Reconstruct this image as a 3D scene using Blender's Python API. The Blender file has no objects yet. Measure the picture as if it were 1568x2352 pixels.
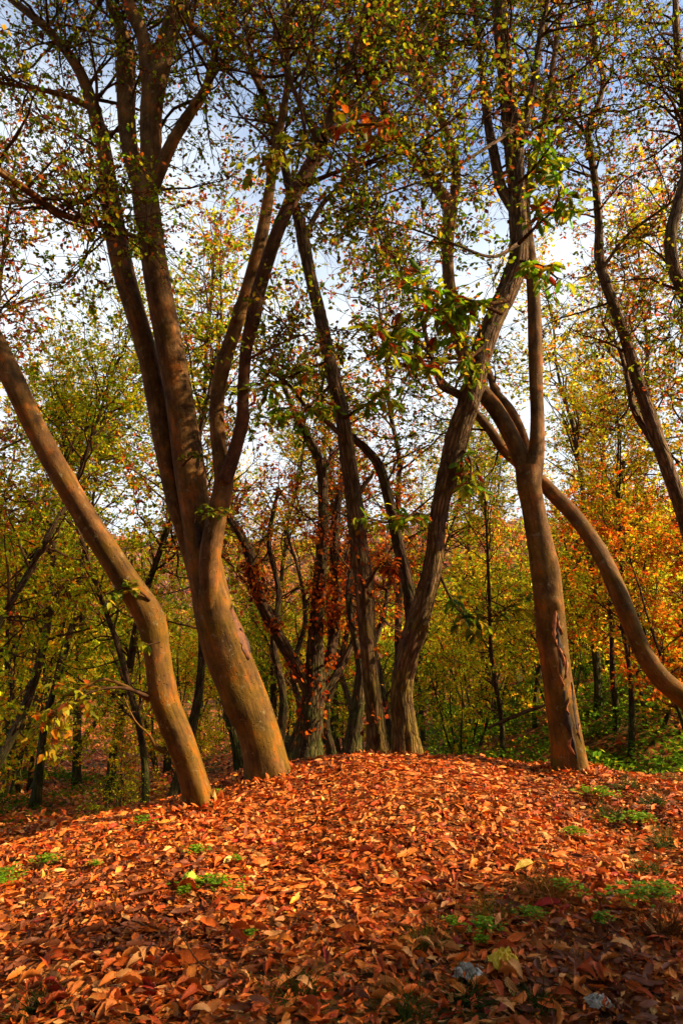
import bpy, math
import numpy as np
from mathutils import Vector, Matrix

# ---------------------------------------------------------------- camera, sky, sun, exposure
scene = bpy.context.scene
COL = scene.collection
PITCH = math.radians(13.8)
CAM = np.array([0.0, 0.0, 1.5])
cam_d = bpy.data.cameras.new('camera'); cam = bpy.data.objects.new('camera', cam_d); COL.objects.link(cam)
cam_d.sensor_fit = 'VERTICAL'; cam_d.sensor_height = 36.0; cam_d.lens = 24.0
cam_d.clip_start = 0.05; cam_d.clip_end = 5000
cam.location = CAM; cam.rotation_euler = (math.pi/2 + PITCH, 0, 0)
scene.camera = cam

SUN_AZ, SUN_EL = math.radians(95), math.radians(35)
TO_SUN = Vector((math.sin(SUN_AZ)*math.cos(SUN_EL), math.cos(SUN_AZ)*math.cos(SUN_EL), math.sin(SUN_EL)))
world = bpy.data.worlds.new('World'); scene.world = world; world.use_nodes = True
wn = world.node_tree.nodes; wl = world.node_tree.links; wn.clear()
sky = wn.new('ShaderNodeTexSky'); sky.sky_type = 'NISHITA'; sky.sun_disc = False
sky.sun_elevation = SUN_EL; sky.sun_rotation = SUN_AZ; sky.air_density = 1.0; sky.dust_density = 1.6; sky.ozone_density = 1.2
wbg = wn.new('ShaderNodeBackground'); wbg.inputs[1].default_value = 0.11
wout = wn.new('ShaderNodeOutputWorld')
wtc = wn.new('ShaderNodeTexCoord'); wmap = wn.new('ShaderNodeMapping'); wmap.inputs['Scale'].default_value = (1, 1, 2.2)
wno = wn.new('ShaderNodeTexNoise'); wno.inputs['Scale'].default_value = 1.5; wno.inputs['Detail'].default_value = 6; wno.inputs['Roughness'].default_value = 0.55
wr = wn.new('ShaderNodeValToRGB'); wr.color_ramp.elements[0].position = 0.34; wr.color_ramp.elements[1].position = 0.56
wmix = wn.new('ShaderNodeMix'); wmix.data_type = 'RGBA'; wmix.inputs['B'].default_value = (3.55, 3.85, 4.1, 1)
wsx = wn.new('ShaderNodeSeparateXYZ'); wl.new(wtc.outputs['Generated'], wsx.inputs[0])
whz = wn.new('ShaderNodeMapRange'); whz.inputs['From Min'].default_value = .35; whz.inputs['From Max'].default_value = .78; whz.inputs['To Min'].default_value = .24; whz.inputs['To Max'].default_value = -.24
wl.new(wsx.outputs['Z'], whz.inputs[0]); wad = wn.new('ShaderNodeMath'); wad.operation = 'ADD'; wl.new(wno.outputs[0], wad.inputs[0]); wl.new(whz.outputs[0], wad.inputs[1])
wl.new(wtc.outputs['Generated'], wmap.inputs[0]); wl.new(wmap.outputs[0], wno.inputs['Vector']); wl.new(wad.outputs[0], wr.inputs[0])
wl.new(wr.outputs[0], wmix.inputs['Factor']); wl.new(sky.outputs[0], wmix.inputs['A']); wl.new(wmix.outputs['Result'], wbg.inputs[0])
wl.new(wbg.outputs[0], wout.inputs[0])

sd = bpy.data.lights.new('sun', 'SUN'); sd.energy = 5.0; sd.angle = math.radians(1.2); sd.color = (1.0, 0.66, 0.32)
so = bpy.data.objects.new('sun', sd); COL.objects.link(so)
so.rotation_euler = (-TO_SUN).to_track_quat('-Z', 'Y').to_euler(); so.location = (20, -3, 15)

scene.view_settings.view_transform = 'Standard'; scene.view_settings.look = 'None'
scene.view_settings.exposure = 1.45; scene.view_settings.gamma = 1.0
scene.view_settings.use_curve_mapping = False
scene.render.engine = 'CYCLES'
scene.cycles.max_bounces = 4; scene.cycles.diffuse_bounces = 2; scene.cycles.transmission_bounces = 3; scene.cycles.glossy_bounces = 1
scene.cycles.use_adaptive_sampling = True; scene.cycles.adaptive_threshold = 0.04; scene.cycles.caustics_reflective = False; scene.cycles.caustics_refractive = False
scene.cycles.use_denoising = True; scene.cycles.debug_use_spatial_splits = True

# ---------------------------------------------------------------- helpers
def rs(seed): return np.random.default_rng(seed)
def norm(v): return v/np.maximum(np.linalg.norm(v, axis=-1, keepdims=True), 1e-9)
CP, SP = math.cos(PITCH), math.sin(PITCH)
def at(px, py, Y):
    """point seen at (px, py) of the 1568 x 2352 picture, Y metres ahead; also the depth along the lens axis"""
    X = (px-784)/1568.0; Z = (1176-py)/1568.0
    d = np.array([X, CP - Z*SP, SP + Z*CP]); t = Y/d[1]
    return CAM + d*t, t
def project(P):
    q = P - CAM
    z = q[..., 1]*CP + q[..., 2]*SP; u = -q[..., 1]*SP + q[..., 2]*CP
    z = np.maximum(z, 1e-3)
    return 784 + 1568*q[..., 0]/z, 1176 - 1568*u/z, z
def smooth(a, b, x):
    t = np.clip((x-a)/(b-a), 0, 1); return t*t*(3-2*t)

def mk(name, V, F, mat, parent=None, col=None, bark=None, shade=True):
    me = bpy.data.meshes.new(name)
    V = np.ascontiguousarray(V, dtype=np.float32); F = np.ascontiguousarray(F, dtype=np.int32)
    me.vertices.add(len(V)); me.vertices.foreach_set('co', V.ravel())
    k = F.shape[1]
    me.loops.add(F.size); me.loops.foreach_set('vertex_index', F.ravel())
    me.polygons.add(len(F)); me.polygons.foreach_set('loop_start', np.arange(0, F.size, k, dtype=np.int32))
    me.update(calc_edges=True)
    me.polygons.foreach_set('use_smooth', np.full(len(F), shade))
    if col is not None:
        a = me.color_attributes.new('Col', 'FLOAT_COLOR', 'POINT')
        c = np.ones((len(V), 4), np.float32); c[:, :3] = col; a.data.foreach_set('color', c.ravel())
    if bark is not None:
        a = me.attributes.new('bark', 'FLOAT_VECTOR', 'POINT'); a.data.foreach_set('vector', np.ascontiguousarray(bark, np.float32).ravel())
    if mat is not None: me.materials.append(mat)
    return link(name, me, parent)
def link(name, me, parent=None, M=None):
    o = bpy.data.objects.new(name, me); COL.objects.link(o)
    if parent is not None: o.parent = parent
    if M is not None: o.matrix_basis = M
    return o
def tag(o, label=None, cat=None, group=None, kind=None):
    if label: o['label'] = label
    if cat: o['category'] = cat
    if group: o['group'] = group
    if kind: o['kind'] = kind
    return o
def empty(name, loc, label, cat, group=None):
    o = bpy.data.objects.new(name, None); COL.objects.link(o); o.location = loc; o.empty_display_size = 0.2
    return tag(o, label, cat, group)

class Acc:
    def __init__(s): s.V = []; s.F = []; s.C = []; s.B = []; s.n = 0
    def add(s, V, F, C=None, B=None):
        s.V.append(V); s.F.append(F + s.n); s.n += len(V)
        if C is not None: s.C.append(C)
        if B is not None: s.B.append(B)
    def build(s, name, mat, parent=None, off=None, shade=True):
        V = np.concatenate(s.V)
        if off is not None: V = V - off
        return mk(name, V, np.concatenate(s.F), mat, parent, np.concatenate(s.C) if s.C else None, np.concatenate(s.B) if s.B else None, shade)

def crom(P, step):
    """Catmull-Rom through the rows of P (xyz + radius), about one row every step metres"""
    P = np.asarray(P, float); Q = np.vstack([2*P[0]-P[1], P, 2*P[-1]-P[-2]]); out = []
    for i in range(1, len(Q)-2):
        a, b, c, d = Q[i-1:i+3]; n = max(2, int(np.linalg.norm(c[:3]-b[:3])/step))
        t = (np.arange(n)/n)[:, None]
        out.append(0.5*((2*b)+(-a+c)*t+(2*a-5*b+4*c-d)*t*t+(-a+3*b-3*c+d)*t**3))
    out.append(Q[-2][None]); R = np.vstack(out); R[:, 3] = np.maximum(R[:, 3], 0.004); return R

def tube(R, sides, rng, lump=0.05, furrow=0.0, flare=0.0, bumps=(), ell=0.0):
    """a tapered, uneven stem along rows xyz+radius -> V, F(quads), bark coordinates"""
    n = len(R); P = R[:, :3]; T = norm(np.gradient(P, axis=0))
    u = np.cross(T[0], [0.3, 1, 0.2]); u /= np.linalg.norm(u); U = np.zeros((n, 3))
    for i in range(n):
        u = u - T[i]*np.dot(u, T[i]); u /= np.linalg.norm(u); U[i] = u
    W = np.cross(T, U)
    L = np.concatenate([[0], np.cumsum(np.linalg.norm(np.diff(P, axis=0), axis=1))])
    th = np.linspace(0, 2*np.pi, sides, endpoint=False)
    rad = np.repeat(R[:, 3:4], sides, 1)
    ph = rng.uniform(0, 6.28, 12); a = th[None]; l = L[:, None]
    rad = rad*(1 + lump*(0.5*np.sin(2*a+ph[0]+1.3*np.sin(1.1*l+ph[1])) + 0.45*np.sin(3*a+ph[2]+2.1*l) + 0.4*np.sin(1.9*l+ph[3]+1.5*np.sin(a+ph[4])) + 0.18*np.sin(5.3*l+ph[5]+2*np.sin(a+ph[6])) + 0.15*np.sin(4*a+3.3*l+ph[7])))
    if ell: rad = rad*(1 + ell*np.cos(2*(a-ph[9])))
    if furrow:
        f = np.abs(np.sin(4.5*a+ph[6]+0.9*np.sin(2.3*l+ph[7])+0.5*np.sin(9*l+3*a)))*0.7 + 0.5*np.abs(np.sin(7*a+1.7*np.sin(3.1*l)+0.7*np.sin(13*l+ph[8])))
        rad = rad*(1 + furrow*(f-0.6) + furrow*0.5*rng.uniform(-1, 1, rad.shape))
    if flare:
        e = np.exp(-np.maximum(l-.35, 0)/0.2); rad = rad*(1 + flare*e*(0.6+0.6*np.maximum(0, np.sin(2.5*a+ph[10]))**2))
    for (bl, ba, br, bh) in bumps:
        da = (a-ba+np.pi) % (2*np.pi)-np.pi
        rad = rad + bh*np.exp(-((l-bl)/br)**2 - (da*R[:, 3:4]/br)**2)
    ca, sa = np.cos(th), np.sin(th)
    V = P[:, None] + rad[..., None]*(U[:, None]*ca[None, :, None] + W[:, None]*sa[None, :, None])
    B = np.stack([rad*ca, rad*sa, np.repeat(l, sides, 1)], -1)
    i = np.arange(n-1)[:, None]*sides; j = np.arange(sides)[None]; k = (j+1) % sides
    F = np.stack([i+j, i+k, i+k+sides, i+j+sides], -1).reshape(-1, 4)
    return V.reshape(-1, 3), F, B.reshape(-1, 3)

def grow(S, D, L, k, rng, sig, bias):
    """N random-walk branches: starts S, directions D, lengths L -> (N, k+1, 3)"""
    N = len(S); P = np.zeros((N, k+1, 3)); P[:, 0] = S; d = norm(D); L = np.broadcast_to(L, (N,))
    for i in range(k):
        d = norm(d + sig*rng.normal(size=(N, 3)) + np.asarray(bias)); P[:, i+1] = P[:, i] + d*(L/k)[:, None]
    return P
def twigs(P, r0, r1, sides=3):
    """thin tubes along many polylines at once"""
    N, k, _ = P.shape; r0 = np.broadcast_to(r0, (N,)); r1 = np.broadcast_to(r1, (N,))
    T = norm(np.gradient(P, axis=1)); ref = np.where(np.abs(T[:, :1, 2:3]) > 0.9, [[[1.0, 0, 0]]], [[[0, 0, 1.0]]])
    U = norm(np.cross(T, ref)); W = np.cross(T, U)
    t = np.linspace(0, 1, k)[None]; R = r0[:, None]*(1-t)+r1[:, None]*t
    th = np.linspace(0, 2*np.pi, sides, endpoint=False)
    o = U[:, :, None]*np.cos(th)[None, None, :, None] + W[:, :, None]*np.sin(th)[None, None, :, None]
    V = P[:, :, None] + R[:, :, None, None]*o
    l = np.linspace(0, 1, k)[None, :, None, None]*np.ones((N, 1, sides, 1))
    B = np.concatenate([o[..., :2]*R[:, :, None, None], l], -1)
    b = (np.arange(N)*k*sides)[:, None, None]; i = np.arange(k-1)[None, :, None]*sides; j = np.arange(sides)[None, None]; jj = (j+1) % sides
    F = np.stack([b+i+j, b+i+jj, b+i+jj+sides, b+i+j+sides], -1).reshape(-1, 4)
    return V.reshape(-1, 3), F, B.reshape(-1, 3)
def along(P, n, rng, t0, t1=1.0):
    """n random points per polyline -> positions, tangents, parent index"""
    N, k, _ = P.shape; idx = np.repeat(np.arange(N), n); t = rng.uniform(t0, t1, N*n)*(k-1)
    i = np.minimum(t.astype(int), k-2); f = (t-i)[:, None]
    a, b = P[idx, i], P[idx, i+1]
    return a*(1-f)+b*f, norm(b-a), idx

# leaf outlines: x across, y along, z up
def leaf_template(kind):
    if kind == 'rhomb':
        V = [(0, 0, 0), (0.3, 0.45, 0.07), (0, 1, -0.05), (-0.3, 0.45, 0.07)]; F = [(0, 1, 2), (0, 2, 3)]
    elif kind == 'beech':
        V = [(0, 0, 0), (0, .5, 0.0), (0, 1, -.08), (.25, .25, .05), (.27, .65, .04), (-.25, .25, .05), (-.27, .65, .04)]
        F = [(0, 3, 1), (3, 4, 1), (4, 2, 1), (0, 1, 5), (5, 1, 6), (6, 1, 2)]
    elif kind == 'lance':                   # dry fallen leaf, ragged edge
        V = [(0, 0, 0), (0, .36, .02), (0, .7, .0), (0, 1, .04), (.11, .2, .05), (.17, .52, .07), (.10, .8, .05), (-.10, .26, .05), (-.18, .46, .06), (-.09, .77, .06)]
        F = [(0, 4, 1), (4, 5, 1), (1, 5, 2), (5, 6, 2), (6, 3, 2), (0, 1, 7), (7, 1, 8), (1, 2, 8), (8, 2, 9), (9, 2, 3)]
    else:                                   # chestnut: long, toothed
        n = 7; m = [(0, y, -0.10*(y-0.4)**2*3) for y in np.linspace(0, 1, n)]
        w = [0.02, .12, .17, .185, .165, .10, 0.0]; V = list(m); F = []
        for sgn in (1, -1):
            o = len(V)
            for q in range(1, n-1):
                y = q/(n-1)
                V.append((sgn*w[q], y+0.06, 0.06+m[q][2])); V.append((sgn*w[q]*0.84, y+0.085, 0.05+m[q][2]))
            for q in range(n-1):
                a = (o+2*(q-1)+1) if q >= 1 else 0
                b = o+2*q if q < n-2 else n-1
                tri = [(q, a, b)] if q else []
                tri.append((q, b, q+1) if q < n-2 else None)
                if q < n-2: tri.append((q+1, b, b+1))
                for t_ in tri:
                    if t_: F.append(t_ if sgn > 0 else t_[::-1])
    return np.array(V, float), np.array(F)
TPL = {k: leaf_template(k) for k in ('rhomb', 'beech', 'lance', 'chestnut')}
def curled(kind, bend, cup, rng):
    V, F = TPL[kind]; V = V.copy(); y = V[:, 1]-.5
    V[:, 2] += cup*np.abs(V[:, 0])*1.6 + bend*(y**2-.25) + rng.normal(0, .018, len(V)); V[:, 0] += 0.12*bend*y*rng.choice([-1, 1])
    return V, F
def basis(D, Nn):
    Y = norm(D); X = norm(np.cross(Y, Nn)); return X, Y, np.cross(X, Y)
def leaf_cloud(acc, A, D, Nn, size, tpl, C):
    V, F = tpl; X, Y, Z = basis(D, Nn); s = size[:, None, None]
    W = A[:, None] + s*(X[:, None]*V[None, :, 0:1] + Y[:, None]*V[None, :, 1:2] + Z[:, None]*V[None, :, 2:3])
    f = (F[None] + (np.arange(len(A))*len(V))[:, None, None]).reshape(-1, 3)
    acc.add(W.reshape(-1, 3), f, np.repeat(C, len(V), 0))

# ---------------------------------------------------------------- palettes
P_ = lambda *a: np.array(a, float)
GREEN, OLIVE, LIME = P_(.085, .165, .008), P_(.18, .195, .008), P_(.29, .34, .012)
YELLOW, GOLD, ORANGE = P_(.48, .34, .018), P_(.52, .23, .012), P_(.55, .13, .012)
RED, RUST, MAROON = P_(.42, .045, .010), P_(.26, .065, .014), P_(.12, .032, .018)
DGREEN, PINK = P_(.035, .075, .008), P_(.36, .16, .10)
PAL = {
 'crown': ([GREEN, OLIVE, LIME, YELLOW, ORANGE, RUST, MAROON], [.26, .31, .17, .06, .03, .08, .09]),
 'crown_top': ([GREEN, OLIVE, LIME, YELLOW, ORANGE, RUST, MAROON], [.22, .27, .13, .05, .03, .12, .18]),
 'crown_brown': ([OLIVE, GREEN, GOLD, RUST, MAROON, RED], [.24, .12, .08, .22, .28, .06]),
 'chest': ([P_(.13, .29, .010), LIME*1.15, OLIVE, YELLOW, ORANGE, RED, RUST], [.42, .26, .13, .05, .04, .04, .06]),
 'yellow': ([OLIVE, LIME, YELLOW, GOLD, ORANGE, RUST], [.27, .28, .20, .12, .06, .07]),
 'green': ([GREEN, OLIVE, LIME, DGREEN, YELLOW], [.32, .26, .20, .12, .10]),
 'leafy': ([OLIVE, GREEN, LIME, YELLOW, GOLD, RUST], [.30, .22, .25, .12, .05, .06]),
 'orange': ([ORANGE*.7, GOLD*.7, RUST, YELLOW*.7, RED*.8, OLIVE], [.30, .18, .16, .08, .08, .20]),
 'dry': ([RUST, ORANGE, RED, MAROON, GOLD], [.36, .30, .10, .14, .10]),
 'pink': ([PINK, ORANGE, RUST, GOLD, OLIVE], [.48, .14, .16, .12, .10]),
 'bramble': ([DGREEN, GREEN, P_(.07, .17, .012), LIME], [.2, .42, .26, .12]),
}
def colors(pal, n, rng, jit=0.22):
    cs, w = PAL[pal]; w = np.array(w)/sum(w); i = rng.choice(len(cs), n, p=w)
    c = np.array(cs)[i]; c = c*np.exp(rng.normal(0, jit, (n, 1)))*np.exp(rng.normal(0, .08, (n, 3)))
    return np.clip(c, .003, .85), i

# ---------------------------------------------------------------- materials
def newmat(name):
    m = bpy.data.materials.new(name); m.use_nodes = True; nt = m.node_tree; nt.nodes.clear()
    return m, nt.nodes, nt.links
def leaf_mat(name, trans, rough=0.55, spec=0.25):
    m, n, l = newmat(name)
    a = n.new('ShaderNodeVertexColor'); a.layer_name = 'Col'
    tc = n.new('ShaderNodeTexCoord'); no = n.new('ShaderNodeTexNoise'); no.inputs['Scale'].default_value = 38; no.inputs['Detail'].default_value = 3
    mr = n.new('ShaderNodeMapRange'); mr.inputs['From Min'].default_value = .3; mr.inputs['From Max'].default_value = .7; mr.inputs['To Min'].default_value = .72; mr.inputs['To Max'].default_value = 1.2
    mul = n.new('ShaderNodeVectorMath'); mul.operation = 'SCALE'
    p = n.new('ShaderNodeBsdfPrincipled'); p.inputs['Roughness'].default_value = rough; p.inputs['Specular IOR Level'].default_value = spec
    t = n.new('ShaderNodeBsdfTranslucent'); mx = n.new('ShaderNodeMixShader'); mx.inputs[0].default_value = trans
    o = n.new('ShaderNodeOutputMaterial')
    l.new(tc.outputs['Object'], no.inputs['Vector']); l.new(no.outputs[0], mr.inputs[0]); l.new(a.outputs[0], mul.inputs[0]); l.new(mr.outputs[0], mul.inputs['Scale'])
    l.new(mul.outputs[0], p.inputs['Base Color']); l.new(mul.outputs[0], t.inputs['Color'])
    l.new(p.outputs[0], mx.inputs[1]); l.new(t.outputs[0], mx.inputs[2]); l.new(mx.outputs[0], o.inputs[0]); return m
def thin_leaf_mat(name, trans):
    m, n, l = newmat(name); a = n.new('ShaderNodeVertexColor'); a.layer_name = 'Col'
    d = n.new('ShaderNodeBsdfDiffuse'); t = n.new('ShaderNodeBsdfTranslucent'); mx = n.new('ShaderNodeMixShader'); mx.inputs[0].default_value = trans; o = n.new('ShaderNodeOutputMaterial')
    br = n.new('ShaderNodeVectorMath'); br.operation = 'SCALE'; br.inputs['Scale'].default_value = 1.35; l.new(a.outputs[0], br.inputs[0]); l.new(a.outputs[0], d.inputs['Color']); l.new(br.outputs[0], t.inputs['Color']); l.new(d.outputs[0], mx.inputs[1]); l.new(t.outputs[0], mx.inputs[2]); l.new(mx.outputs[0], o.inputs[0]); return m
M_CROWN = thin_leaf_mat('crown_leaf', .55)
M_LEAF = leaf_mat('living_leaf', 0.52); M_LITTER = leaf_mat('dry_leaf', 0.12, 0.6, 0.3)

def ramp(n, pts):
    r = n.new('ShaderNodeValToRGB'); e = r.color_ramp.elements
    while len(e) < len(pts): e.new(0.5)
    for k, (p, c) in zip(e, pts): k.position = p; k.color = (*c, 1)
    return r
def bark_mat(name, cols, moss, sc, stretch, bump, moss_h=2.0, crack=0.0, patch=((.3, (.5, .5, .52)), (.5, (1, 1, 1)), (.7, (1.25, 1.1, 1)))):
    m, n, l = newmat(name)
    a = n.new('ShaderNodeAttribute'); a.attribute_name = 'bark'
    mp = n.new('ShaderNodeMapping'); mp.inputs['Scale'].default_value = (1, 1, stretch); l.new(a.outputs['Vector'], mp.inputs[0])
    n1 = n.new('ShaderNodeTexNoise'); n1.inputs['Scale'].default_value = sc; n1.inputs['Detail'].default_value = 8; n1.inputs['Roughness'].default_value = .62
    l.new(mp.outputs[0], n1.inputs['Vector'])
    r = ramp(n, cols); l.new(n1.outputs[0], r.inputs[0])
    big = n.new('ShaderNodeTexNoise'); big.inputs['Scale'].default_value = 3.2; big.inputs['Detail'].default_value = 5; l.new(a.outputs['Vector'], big.inputs['Vector'])
    tc = n.new('ShaderNodeTexCoord'); sx = n.new('ShaderNodeSeparateXYZ'); l.new(tc.outputs['Object'], sx.inputs[0])
    hm = n.new('ShaderNodeMapRange'); hm.inputs['From Min'].default_value = 0; hm.inputs['From Max'].default_value = moss_h; hm.inputs['To Min'].default_value = .30; hm.inputs['To Max'].default_value = 0.02
    l.new(sx.outputs['Z'], hm.inputs[0])
    ad = n.new('ShaderNodeMath'); ad.operation = 'ADD'; l.new(big.outputs[0], ad.inputs[0]); l.new(hm.outputs[0], ad.inputs[1])
    mr = n.new('ShaderNodeMapRange'); mr.inputs['From Min'].default_value = .52; mr.inputs['From Max'].default_value = .78; l.new(ad.outputs[0], mr.inputs[0])
    mx = n.new('ShaderNodeMix'); mx.data_type = 'RGBA'; mx.inputs['B'].default_value = (*moss, 1)
    l.new(mr.outputs[0], mx.inputs['Factor']); l.new(r.outputs[0], mx.inputs['A'])
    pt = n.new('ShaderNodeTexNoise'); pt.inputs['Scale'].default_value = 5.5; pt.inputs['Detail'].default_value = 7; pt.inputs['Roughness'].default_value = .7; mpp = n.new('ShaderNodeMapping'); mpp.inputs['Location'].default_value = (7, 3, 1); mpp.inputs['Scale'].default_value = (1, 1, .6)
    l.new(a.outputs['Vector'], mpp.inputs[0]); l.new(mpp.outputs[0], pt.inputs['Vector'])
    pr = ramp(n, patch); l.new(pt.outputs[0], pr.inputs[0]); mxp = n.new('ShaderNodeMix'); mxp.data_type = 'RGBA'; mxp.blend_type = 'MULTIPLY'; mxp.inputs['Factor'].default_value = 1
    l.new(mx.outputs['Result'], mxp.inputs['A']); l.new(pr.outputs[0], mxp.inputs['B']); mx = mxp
    st = n.new('ShaderNodeTexNoise'); st.inputs['Scale'].default_value = 26; st.inputs['Detail'].default_value = 5; st.inputs['Roughness'].default_value = .7; mps = n.new('ShaderNodeMapping'); mps.inputs['Scale'].default_value = (1, 1, .07); l.new(a.outputs['Vector'], mps.inputs[0]); l.new(mps.outputs[0], st.inputs['Vector'])
    sr = ramp(n, [(.36, (.5, .48, .46)), (.5, (1, 1, 1)), (.68, (1.2, 1.18, 1.1))]); l.new(st.outputs[0], sr.inputs[0]); mxs = n.new('ShaderNodeMix'); mxs.data_type = 'RGBA'; mxs.blend_type = 'MULTIPLY'; mxs.inputs['Factor'].default_value = .8
    l.new(mx.outputs['Result'], mxs.inputs['A']); l.new(sr.outputs[0], mxs.inputs['B'])
    lc = n.new('ShaderNodeTexNoise'); lc.inputs['Scale'].default_value = 14; lc.inputs['Detail'].default_value = 9; lc.inputs['Roughness'].default_value = .75; mpl = n.new('ShaderNodeMapping'); mpl.inputs['Location'].default_value = (2, 9, 4); l.new(a.outputs['Vector'], mpl.inputs[0]); l.new(mpl.outputs[0], lc.inputs['Vector'])
    lr = n.new('ShaderNodeMapRange'); lr.inputs['From Min'].default_value = .585; lr.inputs['From Max'].default_value = .63; lr.inputs['To Max'].default_value = .75; l.new(lc.outputs[0], lr.inputs[0])
    mxl = n.new('ShaderNodeMix'); mxl.data_type = 'RGBA'; mxl.inputs['B'].default_value = (.185, .16, .085, 1); l.new(lr.outputs[0], mxl.inputs['Factor']); l.new(mxs.outputs['Result'], mxl.inputs['A']); mx = mxl
    # pale lichen and dark pocks
    v = n.new('ShaderNodeTexVoronoi'); v.inputs['Scale'].default_value = sc*2.4; l.new(a.outputs['Vector'], v.inputs['Vector'])
    vr = n.new('ShaderNodeMapRange'); vr.inputs['From Min'].default_value = .05; vr.inputs['From Max'].default_value = .2; vr.inputs['To Min'].default_value = .45; vr.inputs['To Max'].default_value = 1
    l.new(v.outputs['Distance'], vr.inputs[0])
    mu = n.new('ShaderNodeVectorMath'); mu.operation = 'SCALE'; l.new(mx.outputs['Result'], mu.inputs[0]); l.new(vr.outputs[0], mu.inputs['Scale'])
    p = n.new('ShaderNodeBsdfPrincipled'); p.inputs['Roughness'].default_value = .82; p.inputs['Specular IOR Level'].default_value = .2
    l.new(mu.outputs[0], p.inputs['Base Color'])
    hgt = n1.outputs[0]
    if crack:
        w = n.new('ShaderNodeTexVoronoi'); w.feature = 'DISTANCE_TO_EDGE'; w.inputs['Scale'].default_value = crack; mp2 = n.new('ShaderNodeMapping'); mp2.inputs['Scale'].default_value = (1, 1, .16)
        dv = n.new('ShaderNodeVectorMath'); dv.operation = 'ADD'; sc_ = n.new('ShaderNodeVectorMath'); sc_.operation = 'SCALE'; sc_.inputs['Scale'].default_value = .05
        l.new(n1.outputs['Color'], sc_.inputs[0]); l.new(a.outputs['Vector'], dv.inputs[0]); l.new(sc_.outputs[0], dv.inputs[1])
        l.new(dv.outputs[0], mp2.inputs[0]); l.new(mp2.outputs[0], w.inputs['Vector'])
        cr = n.new('ShaderNodeMapRange'); cr.inputs['From Max'].default_value = .22; l.new(w.outputs['Distance'], cr.inputs[0])
        m2 = n.new('ShaderNodeMath'); m2.operation = 'MULTIPLY_ADD'; m2.inputs[1].default_value = .5; l.new(n1.outputs[0], m2.inputs[0]); l.new(cr.outputs[0], m2.inputs[2]); hgt = m2.outputs[0]
        cs = n.new('ShaderNodeMapRange'); cs.inputs['To Min'].default_value = .42; cs.inputs['To Max'].default_value = 1.1; l.new(cr.outputs[0], cs.inputs[0])
        mu2 = n.new('ShaderNodeVectorMath'); mu2.operation = 'SCALE'; l.new(mu.outputs[0], mu2.inputs[0]); l.new(cs.outputs[0], mu2.inputs['Scale']); l.new(mu2.outputs[0], p.inputs['Base Color'])
    else:
        m2 = n.new('ShaderNodeMath'); m2.operation = 'MULTIPLY_ADD'; m2.inputs[1].default_value = .5; l.new(vr.outputs[0], m2.inputs[0]); l.new(n1.outputs[0], m2.inputs[2]); hgt = m2.outputs[0]
    b = n.new('ShaderNodeBump'); b.inputs['Strength'].default_value = bump; b.inputs['Distance'].default_value = .02; l.new(hgt, b.inputs['Height']); l.new(b.outputs[0], p.inputs['Normal'])
    o = n.new('ShaderNodeOutputMaterial'); l.new(p.outputs[0], o.inputs[0]); return m
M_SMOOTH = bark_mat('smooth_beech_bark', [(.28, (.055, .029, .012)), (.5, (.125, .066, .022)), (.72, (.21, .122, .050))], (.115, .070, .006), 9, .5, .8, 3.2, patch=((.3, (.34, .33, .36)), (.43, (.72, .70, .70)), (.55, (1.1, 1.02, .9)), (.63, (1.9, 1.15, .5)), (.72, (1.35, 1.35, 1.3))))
M_RED = bark_mat('dark_red_limb_bark', [(.28, (.026, .012, .008)), (.5, (.07, .028, .013)), (.72, (.15, .066, .030))], (.06, .035, .008), 12, .4, .7, 2.0)
M_ROUGH = bark_mat('furrowed_chestnut_bark', [(.25, (.045, .025, .015)), (.5, (.13, .075, .04)), (.78, (.27, .175, .10))], (.13, .10, .018), 16, .22, .9, 2.4, crack=22)
M_DARK = bark_mat('dark_mossy_bark', [(.3, (.030, .018, .012)), (.6, (.085, .050, .027)), (.8, (.17, .10, .058))], (.05, .065, .010), 14, .3, .9, 2.6, crack=18)
def twig_mat():
    m, n, l = newmat('twig_bark'); a = n.new('ShaderNodeAttribute'); a.attribute_name = 'bark'; no = n.new('ShaderNodeTexNoise'); no.inputs['Scale'].default_value = 12; no.inputs['Detail'].default_value = 1
    r = ramp(n, [(.3, (.03, .018, .012)), (.7, (.11, .062, .036))]); d = n.new('ShaderNodeBsdfDiffuse'); o = n.new('ShaderNodeOutputMaterial')
    l.new(a.outputs['Vector'], no.inputs['Vector']); l.new(no.outputs[0], r.inputs[0]); l.new(r.outputs[0], d.inputs['Color']); l.new(d.outputs[0], o.inputs[0]); return m
M_TWIG = twig_mat()

def plain(name, cols, sc, rough=.7, bump=.3, spec=.3, trans=0.0):
    m, n, l = newmat(name); tc = n.new('ShaderNodeTexCoord'); no = n.new('ShaderNodeTexNoise'); no.inputs['Scale'].default_value = sc; no.inputs['Detail'].default_value = 6
    r = ramp(n, cols); p = n.new('ShaderNodeBsdfPrincipled'); p.inputs['Roughness'].default_value = rough; p.inputs['Specular IOR Level'].default_value = spec
    b = n.new('ShaderNodeBump'); b.inputs['Strength'].default_value = bump; b.inputs['Distance'].default_value = .01
    if trans: p.inputs['Transmission Weight'].default_value = trans
    o = n.new('ShaderNodeOutputMaterial'); l.new(tc.outputs['Object'], no.inputs['Vector']); l.new(no.outputs[0], r.inputs[0]); l.new(r.outputs[0], p.inputs['Base Color'])
    l.new(no.outputs[0], b.inputs['Height']); l.new(b.outputs[0], p.inputs['Normal']); l.new(p.outputs[0], o.inputs[0]); return m
M_WOOD = plain('exposed_rotten_wood', [(.3, (.14, .045, .018)), (.7, (.42, .16, .06))], 22)
M_SCAR = plain('old_scar_wood', [(.3, (.05, .020, .010)), (.7, (.17, .062, .026))], 26)
M_HOLE = plain('dark_rot_and_crevice', [(.3, (.012, .008, .006)), (.7, (.04, .022, .014))], 18)

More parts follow.
